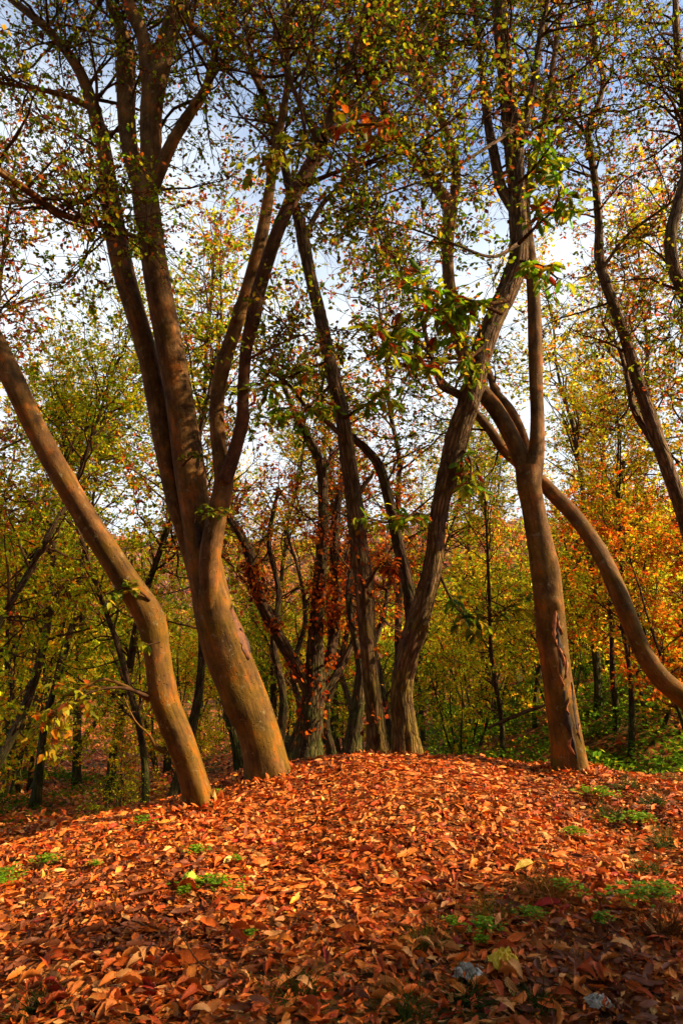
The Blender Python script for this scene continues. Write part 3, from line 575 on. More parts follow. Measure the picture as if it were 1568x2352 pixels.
# T7: the bowed stem entering from the right edge
t7, b7 = traced_tree('bowed_beech_tree', 'bowed smooth stem sweeping in from the right edge and up behind the split trunk', [
    L((1690, 1720, 62), (1640, 1665, 58), (1575, 1605, 54), (1520, 1560, 50), (1478, 1500, 46), (1448, 1430, 44), (1412, 1345, 44), (1375, 1270, 42), (1325, 1195, 38), (1275, 1140, 36), (1225, 1090, 32), (1160, 1035, 26), (1115, 975, 22), (1060, 915, 18), (1010, 870, 15), (985, 800, 12), (960, 700, 10), Y=(8.0, 9.4), s=(.66, 16, 1.0)),
    ], M_SMOOTH, 17, npick=60, lump=.09, flare=.05, wk=.93, bumps=((2.2, 2.0, .06, .03), (3.1, 4.0, .07, .03), (4.0, 1.0, .05, .02)))

# T8: the thin tree bending up along the right side, and its neighbour cut by the right edge
traced_tree('bending_thin_tree', 'thin dark tree bending up along the right side of the picture', [
    L((1660, 1660, 46), (1640, 1500, 44), (1605, 1330, 42), (1568, 1180, 40), (1530, 1070, 38), (1492, 960, 36), (1462, 870, 34), (1436, 780, 30), (1404, 690, 28), (1376, 600, 27), (1374, 520, 22), (1366, 420, 20), (1350, 300, 18), (1374, 235, 15), (1384, 180, 14), (1368, 110, 12), (1350, 0, 9), (1340, -100, 7), Y=(9.5, 9.0), s=(.42, 46, 1.2)),
    L((1530, 1070, 22), (1490, 1000, 22), (1455, 940, 18), (1440, 870, 14), (1420, 800, 10), (1380, 740, 7), Y=(9.4, 9.8), s=(.3, 14, .9)),
    L((1348, 310, 10), (1310, 270, 8), (1260, 240, 6), Y=(9.1, 8.9), s=(.1, 12, .8)),
    L((1380, 620, 10), (1440, 540, 9), (1520, 480, 7), (1600, 420, 5), Y=(9.2, 8.6), s=(.15, 22, 1.0)),
    ], M_ROUGH, 18, pal='crown_brown', npick=120, wk=.82, lump=.06, sides=16)
traced_tree('edge_tree', 'dark winding stem half cut off by the right edge, upper part', [
    L((1690, 1640, 50), (1680, 1300, 46), (1660, 1000, 42), (1620, 760, 38), (1575, 680, 34), (1545, 610, 34), (1540, 540, 34), (1556, 470, 32), (1575, 380, 28), (1570, 240, 24), (1556, 120, 20), (1550, 0, 16), (1545, -120, 10), Y=(8.3, 7.6), s=(.4, 56, 1.2)),
    ], M_ROUGH, 19, pal='crown', npick=90, wk=.8, lump=.07, sides=16)

# T9: dark tree wrapped in dry leaves behind the mound, with its small neighbours
t9, b9 = traced_tree('dry_leaf_clad_tree', 'dark many-limbed tree clad in dry orange leaves, standing just behind the mound', [
    L((706, 1752, 60), (712, 1690, 52), (718, 1620, 52), (722, 1560, 44), (724, 1480, 32), (730, 1390, 28), (738, 1280, 26), (742, 1170, 24), (738, 1080, 22), (716, 1020, 20), (690, 975, 16), (670, 930, 12), (640, 860, 9), Y=(11, 10.6), s=(.55, 14, 1.0)),
    L((716, 1600, 34), (690, 1545, 28), (650, 1480, 26), (612, 1410, 25), (585, 1340, 25), (572, 1270, 22), (545, 1215, 18), (520, 1180, 12), (500, 1120, 8), Y=(10.9, 10.4), s=(.5, 10, .8)),
    L((728, 1590, 26), (752, 1530, 24), (768, 1440, 22), (772, 1340, 22), (768, 1240, 20), (778, 1140, 16), (790, 1060, 10), Y=(11, 11.4), s=(.5, 10, .9)),
    L((735, 1600, 20), (775, 1545, 18), (812, 1470, 15), (830, 1380, 12), Y=(11, 11.3), s=(.5, 6, .7)),
    L((740, 1090, 12), (760, 1050, 9), (790, 1020, 6), Y=10.7, s=(.3, 5, .7)),
    ], M_DARK, 20, pal='dry', npick=150, lump=.12, furrow=.12, flare=.35, leaves=5, n2=5)
def cladding(root, base, limbs, n, rng, pal='dry', size=.075):
    A = []; N_ = []
    for Lb in limbs:
        R = rows(Lb['p'], .05); k = rng.integers(0, len(R), n); th = rng.uniform(0, 6.28, n); o = np.stack([np.cos(th), np.sin(th), rng.normal(0, .3, n)], -1)
        clump = (np.sin(k*.19+len(A)*2)+np.sin(k*.43+1) > -.3); q = clump
        A.append((R[k, :3]+o*(R[k, 3:4]+rng.exponential(.035, (n, 1))))[q]); N_.append(o[q])
    A = np.concatenate(A); N_ = np.concatenate(N_); D = norm(rng.normal(size=A.shape)+np.array([0, 0, -.8]))
    add_foliage(root, base, A, D, norm(N_+.5*rng.normal(size=A.shape)), size*rng.uniform(.6, 1.2, len(A)), 'beech', pal, rng, 60, 'dry_leaf_cladding')
cladding(t9, b9, [L((712, 1690, 52), (722, 1560, 44), (724, 1480, 32), (730, 1390, 28), (738, 1280, 26), (742, 1170, 24), Y=(11, 10.7)),
    L((690, 1545, 28), (650, 1480, 26), (612, 1410, 25), (585, 1340, 25), (572, 1270, 22), Y=(10.9, 10.5)), L((752, 1530, 24), (768, 1440, 22), (772, 1340, 22), (768, 1240, 20), Y=(11, 11.3))], 1000, rs(120), size=.08)
cladding(t3, b3, [L((838, 1360, 40), (826, 1260, 42), (816, 1170, 42), Y=(8.5, 8.5)), L((862, 1660, 46), (852, 1560, 42), (842, 1440, 42), Y=(8.6, 8.6))], 130, rs(121))
for q, (pts, lab) in enumerate(((((640, 1722, 22), (650, 1600, 18), (628, 1480, 15), (640, 1360, 13), (618, 1240, 10), (640, 1120, 7)), 'thin leaning stem right behind the thick beech, with few leaves'), (((762, 1728, 20), (748, 1640, 17), (778, 1530, 14), (800, 1420, 12), (790, 1310, 9), (815, 1200, 6)), 'thin crooked stem just right of the dry-leaf-clad tree'),
        (((665, 1726, 18), (690, 1640, 15), (672, 1540, 13), (700, 1430, 11), (690, 1330, 8), (660, 1230, 6)), 'thin wavering stem just left of the dry-leaf-clad tree'), (((830, 1735, 16), (812, 1650, 14), (790, 1570, 12), (760, 1480, 10), (752, 1380, 7), (735, 1290, 5)), 'thin stem leaning left behind the mossy trunk'))):
    traced_tree('thin_stem_tree', lab, [L(*pts, Y=(11.6+.7*q, 11.8+.7*q), s=(.25, 16, .9))], M_DARK, 230+q, pal='dry' if q % 2 else 'yellow', npick=20, lump=.12, furrow=.1, sides=10, leaves=4, n2=4, flare=.3)
traced_tree('arching_stem_tree', 'dark stem arching left, partly hidden behind the gnarled trunk', [
    L((930, 1740, 34), (932, 1600, 30), (944, 1450, 28), (936, 1345, 26), (912, 1240, 26), (888, 1130, 23), (868, 1068, 21), (838, 1030, 18), (806, 1000, 14), (782, 955, 9), (770, 900, 6), Y=(9.8, 9.2), s=(.6, 14, .8)),
    ], M_DARK, 22, pal='crown', npick=40, lump=.1, furrow=.1, sides=16)
traced_tree('mossy_stump_tree', 'short dark mossy trunk squeezed between the clad tree and the slim trunk', [
    L((806, 1752, 44), (812, 1690, 36), (822, 1620, 32), (830, 1540, 26), (815, 1460, 20), (800, 1370, 16), (810, 1280, 12), (800, 1180, 8), Y=(10.2, 10.4), s=(.5, 12, .8)),
    L((826, 1570, 18), (850, 1500, 14), (880, 1420, 11), (890, 1340, 8), Y=(10.3, 10.5), s=(.3, 8, .7)),
    ], M_DARK, 21, pal='dry', npick=50, lump=.12, furrow=.12, flare=.4, sides=18)

# ---------------------------------------------------------------- background trees: a few kinds, each built once, then copied
def proto(seed, H, pal, mat, stems=1, r0=.09, crown0=.3, n1=26, L1=1.6, n2=6, n3=4, leaves=4, lsize=.095, lean=.10, spread=1.0):
    rng = rs(seed); tr = Acc(); limbs = []
    for q in range(stems):
        a = q*2.4+rng.uniform(0, 1); d = np.array([math.cos(a), math.sin(a), 0])*(.10 if stems == 1 else .28)
        P = grow(np.array([[.12*math.cos(a)*(stems > 1), .12*math.sin(a)*(stems > 1), -.25]]), np.array([d+[0, 0, 1]]), np.array([H*rng.uniform(.85, 1.05)]), 11, rng, lean, (0, 0, .10))[0]
        rr = r0*(1 if stems == 1 else .62)*np.linspace(1, .12, 12)**.9; R = crom(np.column_stack([P, rr]), .22)
        V, F, B = tube(R, 9, rng, .12, .06, .35); tr.add(V, F, None, B); limbs.append((R, crown0, n1//stems, L1))
    acc, A, D, Nn, s = sprout(limbs, rng, n2, n3, .6, .32, leaves, lsize, spread=spread, fine=False)
    C, _ = colors(pal, len(A), rng); C = np.minimum(C*1.55, .8); cr = Acc(); leaf_cloud(cr, A, D, Nn, s, TPL['rhomb'], C)
    out = []
    for nm, ac, m in (('trunk', tr, mat), ('twig_network', acc, M_TWIG), ('crown', cr, M_CROWN)):
        o = ac.build(nm, m, None, None, nm != 'crown'); out.append((nm, o.data)); bpy.data.objects.remove(o)
    return out
PR = {
 'yellow_tall': proto(201, 11.5, 'yellow', M_DARK, 1, .095, .18, 70, 1.9, leaves=5),
 'green_tall': proto(202, 12, 'leafy', M_DARK, 1, .095, .18, 72, 2.0, leaves=5),
 'mixed_tall': proto(203, 13.5, 'crown', M_DARK, 1, .11, .24, 76, 2.1, leaves=5),
 'brown_tall': proto(204, 13, 'crown_brown', M_DARK, 1, .10, .3, 66, 2.0, leaves=5),
 'orange_low': proto(205, 5.5, 'orange', M_DARK, 2, .08, .15, 50, 1.3, leaves=7),
 'pink_bare': proto(206, 8.5, 'pink', M_DARK, 1, .10, .2, 60, 1.6, leaves=2),
 'yellow_clump': proto(207, 5.5, 'yellow', M_DARK, 4, .09, .1, 64, 1.25, leaves=7),
 'green_clump': proto(208, 5.0, 'green', M_DARK, 4, .09, .08, 64, 1.25, leaves=7),
 'bush_green': proto(209, 1.5, 'green', M_DARK, 5, .03, .08, 30, .6, 5, 3, 6, .07),
 'bush_yellow': proto(210, 2.6, 'yellow', M_DARK, 6, .04, .08, 40, .8, 5, 3, 7, .08),
}
def place(kind, x, y, s, rz, name, label, group=None, cat='tree', tilt=0.0, sz=1.0):
    z = float(height(x, y)); r = empty(name, (x, y, z), label, cat, group); r.rotation_euler = (tilt*math.sin(rz), tilt, rz); r.scale = (s, s, s*sz)
    for nm, me in PR[kind]:
        o = link(nm, me, r)
        if nm != 'trunk': o['kind'] = 'stuff'
    return r
# single trees one can point at
EXTRA = ((-90, 9.5, 'green_tall', .78, 'leafy tree beyond the left edge, crown hanging into the upper left'), (235, 16.5, 'mixed_tall', .9, 'tall tree seen between the leaning trunk and the thick beech'),
         (60, 18.0, 'yellow_tall', 1.0, 'tall yellowing tree far left behind the clump of stems'), (1330, 15.5, 'yellow_tall', 1.0, 'tall yellow-leaved tree right of the split trunk'),
         (1440, 13.5, 'orange_low', .95, 'orange-leaved low tree just left of where the bowed stem leaves the picture'), (1640, 12.0, 'yellow_tall', .95, 'yellow-leaved crown hanging in from the right edge'),
         (425, 12.5, 'brown_tall', .98, 'tall tree with maroon leaves filling the gap between the stems of the thick beech'), (585, 14.5, 'mixed_tall', 1.0, 'tall dark tree behind the right stem of the thick beech'), (975, 15.0, 'brown_tall', 1.0, 'tall brown-leaved tree behind the top of the gnarled trunk'),
         (-40, 12.5, 'brown_tall', .95, 'tall maroon-leaved tree at the far left behind the dark slender tree'), (300, 14.0, 'green_tall', .98, 'tall olive-leaved tree behind the left stem of the thick beech'), (1500, 16.0, 'brown_tall', 1.1, 'tall brown-leaved tree far right behind the orange low tree'),
         (640, 16.0, 'yellow_tall', .85, 'yellow-green tree behind the gap left of the dry-leaf-clad tree'), (890, 15.0, 'green_tall', .75, 'olive-leaved tree between slim and gnarled trunks'), (375, 12.0, 'green_tall', .72, 'olive-leaved tree right behind the kink of the leaning trunk'), (760, 18.0, 'yellow_tall', .95, 'tall yellow tree in the gap between clad tree and slim trunk'),
         (860, 19.0, 'mixed_tall', .8, 'tall sparse tree behind the slim rough trunk'), (960, 22.0, 'yellow_tall', .8, 'yellow tree behind the gnarled trunk'), (480, 21.0, 'yellow_tall', .78, 'yellow tree behind the fork of the thick beech'))
def placep(kind, px, Y, *a, **k): return place(kind, (px-784)/1568*Y*1.03, Y, *a, **k)
placep('mixed_tall', 20, 11.0, .78, .6, 'left_edge_tree', 'dark slender tree at the left edge behind the leaning trunk', tilt=.05)
placep('yellow_clump', 85, 15.0, 1.0, 2.0, 'many_stemmed_tree', 'clump of thin dark stems beside the green patch at far left')
placep('green_tall', 150, 13.5, .85, 1.2, 'left_crown_tree', 'leafy tree behind the upper part of the leaning trunk')
placep('green_tall', 1125, 14.5, .6, 4.0, 'ivy_clad_tree', 'dark straight tree with small leaves between gnarled and split trunks')
placep('yellow_tall', 1390, 12.5, .62, 2.6, 'thin_straight_tree', 'thin straight dark tree standing in the brambles under the bowed stem')
placep('orange_low', 1530, 12.0, .8, .4, 'orange_leaved_tree', 'low tree with bright orange leaves behind the bowed stem')
placep('orange_low', 1330, 21.0, 1.0, 2.4, 'orange_leaved_tree', 'orange-leaved tree seen between split trunk and bowed stem')
placep('pink_bare', 610, 24.0, 1.0, 1.0, 'reddish_sparse_tree', 'sparse tree with pinkish-red leaves behind the fork of the three-stemmed beech')
placep('pink_bare', 690, 27.0, 1.05, 3.0, 'reddish_sparse_tree', 'sparse reddish tree behind the dry-leaf-clad tree')
placep('green_clump', 590, 16.5, .75, .3, 'bright_green_sapling', 'bright yellow-green sapling right of the thick beech base')
placep('bush_green', 318, 10.6, .45, .4, 'small_dark_bush', 'small dark bush on the leaf litter left of the leaning trunk', cat='bush')
placep('bush_yellow', 330, 12.5, .62, 1.4, 'twiggy_bush', 'twiggy yellowing bush behind the leaning trunk', cat='bush')
placep('bush_yellow', 455, 14.0, .55, 2.4, 'bare_twig_bush', 'sparse bush between leaning trunk and thick beech', cat='bush')
placep('mixed_tall', 1545, 13.0, .95, 5.0, 'right_edge_tree', 'tall leafy tree at the right edge behind the bending thin tree')
for k, (px, Y, kd, s_, lab) in enumerate(EXTRA): placep(kd, px, Y, s_, k*1.1+.4, 'forest_tree', lab, tilt=.04)
# the wood behind: trees nothing tells apart share a label within their stretch of wood
ZONES = ((150, 'at the far left'), (380, 'behind the leaning trunk'), (520, 'between leaning trunk and thick beech'), (760, 'behind the dry-leaf-clad tree'), (900, 'behind the slim rough trunk'), (1080, 'behind the gnarled trunk'), (1230, 'between gnarled and split trunks'), (1400, 'right of the split trunk'), (9999, 'near the right edge'))
KDESC = {'yellow_tall': 'tall slender tree with yellow leaves', 'green_tall': 'tall slender tree with olive-green leaves', 'mixed_tall': 'tall dark tree with mixed green and brown leaves', 'brown_tall': 'tall tree with dark brown leaves', 'pink_bare': 'sparse tree with pinkish leaves', 'yellow_clump': 'low many-stemmed tree with yellow leaves', 'green_clump': 'low many-stemmed tree with green leaves', 'bush_yellow': 'yellowing undergrowth bush', 'bush_green': 'green undergrowth bush'}
def wood(seed, n, x0, x1, y0, y1, kinds, smin, smax, name, label, group, cat='tree', gap=1.6):
    rng = rs(seed); pts = []
    tries = 0
    while len(pts) < n and tries < 6000:
        tries += 1; y = y0+(y1-y0)*rng.uniform()**1.3; px = rng.uniform(x0, x1); x = (px-784)/1568*y*1.03
        if all((x-a)**2+(y-b)**2 > gap*gap for a, b in pts):
            kd = kinds[rng.integers(len(kinds))]; lab = KDESC[kd]+' '+next(t for m, t in ZONES if px < m)+(', far back' if y > 27 else ', nearer')
            pts.append((x, y)); place(kd, x, y, rng.uniform(smin, smax), rng.uniform(0, 6.28), name, lab, group, cat, tilt=rng.normal(0, .06), sz=rng.uniform(.9, 1.15))
wood(31, 15, -120, 420, 15, 42, ['yellow_tall', 'yellow_clump', 'green_clump', 'yellow_clump', 'mixed_tall'], .7, 1.05, 'woodland_tree', 'thin tree with yellow-green leaves in the wood behind the leaning trunk', 'trees of the wood behind')
wood(32, 15, 430, 1050, 17, 46, ['yellow_clump', 'green_clump', 'yellow_clump', 'pink_bare', 'yellow_tall'], .55, .85, 'woodland_tree', 'low yellowing tree in the wood beyond the mound', 'trees of the wood behind')
wood(33, 15, 1050, 1640, 14, 42, ['yellow_tall', 'green_tall', 'yellow_clump', 'green_clump', 'yellow_tall', 'brown_tall'], .6, .92, 'woodland_tree', 'thin leafy tree in the wood beyond the brambles', 'trees of the wood behind')
wood(34, 26, 520, 1620, 16, 40, ['bush_yellow', 'bush_yellow', 'bush_green'], 1.0, 1.7, 'undergrowth_bush', 'leafy undergrowth bush among the far trunks', 'bushes of the far undergrowth', 'bush', 2.0)

# unseen trees added on the sun's side to shade the front of the clearing
for k, (x, y, s, kd) in enumerate(((10.0, 2.2, .8, 'green_tall'), (13.2, .4, .8, 'green_tall'), (6.5, 1.9, .45, 'green_tall'), (17.5, 1.0, .95, 'green_tall'), (7.8, -.6, .7, 'mixed_tall'), (11.5, -1.2, .8, 'mixed_tall'))):
    place(kd, x, y, s, k*1.3, 'added_shade_tree', 'unseen tree added to shade the foreground, right of the picture', 'added shade trees')

for k, (x, y, s_) in enumerate(((5.2, 4.4, .5), (5.6, 5.8, .5))):  # unseen bushes added to throw shade on the right flank
    place('bush_yellow', x, y, s_, k*2.0, 'added_shade_bush', 'unseen bush added to shade the right flank, right of the picture', 'added shade bushes', 'bush')
for k, (x, y, s_) in enumerate(((4.6, 2.35, .62), (6.6, 2.0, .95), (8.6, 1.75, 1.2))):  # unseen saplings added to darken the bottom foreground
    place('green_clump', x, y, s_, k*1.7, 'added_shade_sapling', 'unseen many-stemmed sapling added to shade the foreground, right of the picture', 'added shade saplings')
# more wood behind and beside the camera, unseen, added to cut the sky light
for k, (x, y) in enumerate(((-5.5, -1.5), (-8.5, 3.0), (-7.0, 6.2), (-2.5, -4.5), (2.8, -4.2), (-10.5, -4), (6.5, -5.5), (0.2, -8.5), (-6, -9), (-13, 1), (11, -7), (-9.5, 9.5), (4.5, -10), (-12.5, 12), (-3.6, -1.8), (0.4, -3.2), (-4.5, -6.5), (8.8, -3.2), (-6.8, 1.0), (2.2, -6.8), (-9, -1), (-2, -11), (8, -9))):
    place(['mixed_tall', 'green_tall', 'brown_tall'][k % 3], x, y, .95+.14*(k % 4), k*2.1, 'added_surrounding_tree', 'tall unseen tree of the surrounding wood, added to cut the sky light', 'added trees around the clearing')

for k, (x, y) in enumerate(((-8, -5.5), (-3.2, -8), (2, -8.5), (7.5, -7.5), (-9.5, -1), (-10.5, 5.5), (-6, -3.5), (4.2, -5.6), (-.6, -5.6))):  # unseen thicket added to keep sky light off the trunk fronts
    place('green_clump', x, y, 2.2+.15*(k % 3), k*1.9, 'added_thicket_tree', 'many-stemmed unseen tree added around the camera to cut the sky light', 'thicket around the clearing')

# far wooded hillside
def far_wood():
    rng = rs(41); n = 2600; y = rng.uniform(46, 250, n)**1.0; x = rng.uniform(-1, 1, n)*(y*.62+8); z = height(x, y)
    H = rng.uniform(5, 9, n); m = 36; idx = np.repeat(np.arange(n), m); u = norm(rng.normal(size=(n*m, 3)))*rng.uniform(.35, 1, (n*m, 1))**.5
    A = np.stack([x, y, z], -1)[idx] + np.stack([u[:, 0]*H[idx]*.36, u[:, 1]*H[idx]*.36, H[idx]*(.52+.46*u[:, 2])], -1)
    C1, _ = colors('pink', n, rng, .25); C1 = C1*.6+.05; C2, _ = colors('leafy', n, rng, .3); w = smooth(90, 150, y)[:, None]; pick = rng.uniform(size=(n, 1)) < w*.85+.05
    C = np.where(pick, C1, C2)[idx]*np.exp(rng.normal(0, .2, (n*m, 1)))
    acc = Acc(); s = (.5+.006*y)[idx]*rng.uniform(.6, 1.2, n*m)
    leaf_cloud(acc, A, norm(rng.normal(size=A.shape)), norm(rng.normal(size=A.shape)+np.array([0, 0, .6])), s, TPL['rhomb'], C)
    o = acc.build('hillside_wood', M_CROWN, None, None, False); tag(o, 'reddish and yellow wood covering the far hillside', 'wood', None, 'stuff')
    P = grow(np.stack([x, y, z-.3], -1)[:900], np.tile([0, 0, 1.0], (900, 1)), H[:900]*.8, 4, rng, .1, (0, 0, .1)); acc = Acc(); acc.add(*_b(twigs(P, .12, .04, 4)))
    tag(acc.build('hillside_trunks', M_DARK), 'dark thin trunks of the far hillside wood', 'wood', None, 'stuff')
far_wood()

# ---------------------------------------------------------------- leaf litter
LIT = [P_(.58, .125, .014), P_(.42, .068, .010), P_(.62, .20, .035), P_(.68, .32, .10), P_(.17, .05, .018), P_(.34, .025, .012), P_(.62, .20, .02)]
LITW = np.array([.34, .15, .20, .12, .10, .03, .08])
def litter():
    rng = rs(51); var = [curled('lance', rng.uniform(-.8, 1.0), rng.uniform(-.3, .9), rng) for _ in range(8)]
    n = 58000
    y = 2.2+8.8*rng.uniform(size=n)**.9; x = rng.uniform(-1, 1, n)*(.56*y+1.0)
    # thinner where soil and weeds show
    dens = .62+.38*(np.sin(1.7*x+.6*y)*np.sin(1.3*y-.8*x+1) > -.35); keep = rng.uniform(size=n) < dens; x, y = x[keep], y[keep]; n = len(x)
    z = height(x, y)+.004+.045*rng.uniform(size=n)**1.6; A = np.stack([x, y, z], -1)
    D = rng.normal(size=(n, 3)); D[:, 2] *= .42; N0 = normal(x, y); D = norm(D-N0*np.sum(D*N0, 1, keepdims=True)*.8); Nn = norm(N0+.6*rng.normal(size=(n, 3)))
    size = .035+.085*rng.uniform(size=n)**1.35*np.where(rng.uniform(size=n) < .12, 1.22, 1); A = A-D*size[:, None]*.5
    ci = rng.choice(7, n, p=LITW/LITW.sum()); rot = (np.sin(1.3*x+.7*y+.4)*np.sin(1.1*y-.6*x+2.2)+.35*np.sin(3.7*x)*np.sin(3.1*y) > .38) & (rng.uniform(size=n) < .55); ci = np.where(rot, 4, ci); C = np.array(LIT)[ci]*np.exp(rng.normal(0, .25, (n, 1)))*np.exp(rng.normal(0, .06, (n, 3))); C = np.clip(C, 0, .85)
    px, py, pz = project(A+D*size[:, None]*.5); vis = (px > 20) & (px < 1548) & (py < 2335) & (z-height(x, y) > .022)
    o = np.argsort(-np.where(vis, size/pz, 0))[:290]; pick = np.zeros(n, bool); pick[o] = True
    acc = Acc(); g = rng.integers(0, 8, n)
    for k in range(8):
        q = (g == k) & ~pick; leaf_cloud(acc, A[q], D[q], Nn[q], size[q], var[k], C[q])
    tag(acc.build('leaf_litter', M_LITTER, None, None, False), 'thick carpet of dry orange and brown leaves over the mound', 'leaf litter', None, 'stuff')
    names = ['orange', 'rust-brown', 'tan', 'pale buff', 'dark brown', 'deep red', 'golden-orange']; me = []
    for c in LIT:
        row = []
        for q in range(3):
            V, F = curled('chestnut', rng.uniform(-.8, .9), rng.uniform(-.1, .8), rng); row.append(mk_mesh('fallen_leaf', V, F, M_LITTER, np.tile(np.clip(c*np.exp(rng.normal(0, .15)), 0, .8), (len(V), 1))))
        me.append(row)
    X, Y, Z = basis(D[pick], Nn[pick])
    for a, x_, y_, z_, s, k in zip(A[pick], X, Y, Z, size[pick], ci[pick]):
        ob = link('fallen_leaf', me[k][int(rng.integers(3))], None, mat4(a+np.array([0, 0, .012]), x_, y_, z_, s))
        qx = project(a)[0]; tag(ob, 'large %s fallen chestnut leaf lying %s' % (names[k], 'in the lower left foreground' if qx < 392 else 'left of middle in the foreground' if qx < 784 else 'right of middle in the foreground' if qx < 1176 else 'in the lower right foreground'), 'leaf', '%s fallen leaves in the foreground' % names[k])
    # leaves a viewer can single out
    for (px_, py_, s, rot, c, lab, bend) in ((418, 2232, .27, .15, LIT[0], 'largest ribbed orange leaf, arched over the litter at lower left', .5), (1205, 2008, .17, .5, P_(.5, .36, .05), 'pale yellow leaf lying flat at middle right of the litter', .1),
            (935, 1978, .18, .4, LIT[6], 'bright orange leaf standing up in the sunny patch', .5), (1255, 2098, .16, -.2, P_(.36, .02, .012), 'dark red leaf beside the dry grass tuft', .3),
            (1065, 2150, .12, .1, P_(.42, .02, .02), 'crimson leaf beside the bright green clover', .3), (830, 1968, .15, -.5, LIT[1], 'upright rust leaf in the middle of the sunny patch', .5)):
        g_ = gpt(px_, py_); V, F = curled('chestnut', bend, .35, rng); d = np.array([[math.cos(rot), math.sin(rot), .18]]); X, Y, Z = basis(d, np.array([[0.1, -.45, 1]]))
        ob = link('fallen_leaf', mk_mesh('fallen_leaf', V, F, M_LITTER, np.tile(c, (len(V), 1))), None, mat4(g_+np.array([0, 0, .05])-Y[0]*s*.5, X[0], Y[0], Z[0], s)); tag(ob, lab, 'leaf')
    n = 46000; y = 2.3+6.5*rng.uniform(size=n)**.85; x = rng.uniform(-1, 1, n)*(.55*y+.6); A = np.stack([x, y, height(x, y)+.003+.03*rng.uniform(size=n)], -1); D = rng.normal(size=(n, 3)); D[:, 2] *= .5
    C = np.array(LIT)[rng.choice(7, n, p=LITW/LITW.sum())]*np.exp(rng.normal(-.25, .35, (n, 1))); acc = Acc(); leaf_cloud(acc, A, norm(D), norm(np.array([0, 0, 1])+.6*rng.normal(size=(n, 3))), rng.uniform(.02, .055, n), TPL['rhomb'], np.clip(C, 0, .85))
    tag(acc.build('leaf_fragment_litter', M_LITTER, None, None, False), 'small broken leaf fragments between the whole leaves on the mound', 'leaf litter', None, 'stuff')
    n = 500; acc = Acc()
    for (bx, by, r_) in ((b1[0], b1[1], .17), (b2[0], b2[1], .28), (b3[0], b3[1], .17), (b4[0], b4[1], .22), (b5[0], b5[1], .23)):
        th = rng.uniform(0, 6.28, n); d = r_+rng.exponential(.07, n); x = bx+d*np.cos(th); y = by+d*np.sin(th); A = np.stack([x, y, height(x, y)+.08*np.exp(-(d-r_)/.06)*rng.uniform(.2, 1, n)+.01], -1)
        D = rng.normal(size=(n, 3)); D[:, 2] *= .6; C = np.array(LIT)[rng.choice(7, n, p=LITW/LITW.sum())]*np.exp(rng.normal(0, .25, (n, 1))); leaf_cloud(acc, A, norm(D), norm(np.array([0, -.2, 1])+.6*rng.normal(size=(n, 3))), rng.uniform(.05, .11, n), var[2], np.clip(C, 0, .85))
    tag(acc.build('banked_leaf_litter', M_LITTER, None, None, False), 'dry leaves banked against the feet of the trunks', 'leaf litter', None, 'stuff')
    # further off: smaller, simpler leaves
    n = 60000; y = 10+30*rng.uniform(size=n)**1.5; x = rng.uniform(-1, 1, n)*(.56*y+1); q = ~((x > 1.2) & (rng.uniform(size=n) < .93)); x, y = x[q], y[q]; n = len(x)
    A = np.stack([x, y, height(x, y)+.01+.03*rng.uniform(size=n)], -1); D = rng.normal(size=(n, 3)); D[:, 2] *= .25; Nn = norm(np.array([0, 0, 1])+.4*rng.normal(size=(n, 3)))
    C = np.array(LIT)[rng.choice(7, n, p=LITW/LITW.sum())]*np.exp(rng.normal(0, .25, (n, 1))); acc = Acc(); leaf_cloud(acc, A, norm(D), Nn, rng.uniform(.08, .16, n), TPL['rhomb'], np.clip(C, 0, .85))
    tag(acc.build('valley_leaf_litter', M_LITTER, None, None, False), 'carpet of reddish fallen leaves on the low ground behind the mound', 'leaf litter', None, 'stuff')
litter()

# ---------------------------------------------------------------- green ground cover
def cover(name, label, n, fx, fy, hh, size, pal, seed, mask):
    rng = rs(seed); x = rng.uniform(*fx, n); y = rng.uniform(*fy, n); m = mask(x, y); k = rng.uniform(size=n) < m; x, y, m = x[k], y[k], m[k]; n = len(x)
    top = hh*m*(.55+.45*np.sin(2.1*x+1.3*y)*np.sin(1.7*x-2.3*y+1)+.25*np.sin(5*x+1)*np.sin(4.3*y))
    z = height(x, y)+np.maximum(top, .04)*rng.uniform(.15, 1, n)**.6; A = np.stack([x, y, z], -1); C, _ = colors(pal, n, rng)
    acc = Acc(); leaf_cloud(acc, A, norm(rng.normal(size=(n, 3))*np.array([1, 1, .4])), norm(rng.normal(size=(n, 3))*.5+np.array([0, -.1, 1])), size*rng.uniform(.7, 1.4, n), TPL['rhomb'], C)
    tag(acc.build(name, M_CROWN, None, None, False), label, 'ground cover', None, 'stuff')
cover('bramble_cover', 'green brambles and nettles in the hollow at right behind the mound', 84000, (.8, 15), (8.6, 27), .75, .09, 'bramble', 61, lambda x, y: smooth(.9, 2.6, x-.08*(y-9))*smooth(8.6, 10, y)*(.4+.6*(np.sin(1.1*x+.4)*np.sin(.9*y) > -.4)))
cover('green_ground_cover', 'dark green ground cover on the low ground at far left', 26000, (-13, -4.2), (11, 18), .34, .07, 'bramble', 62, lambda x, y: smooth(-4.6, -6.6, x+.05*(y-14))*smooth(11, 12.5, y)*(np.sin(.8*x+1)*np.sin(.7*y+.5) > -.45))

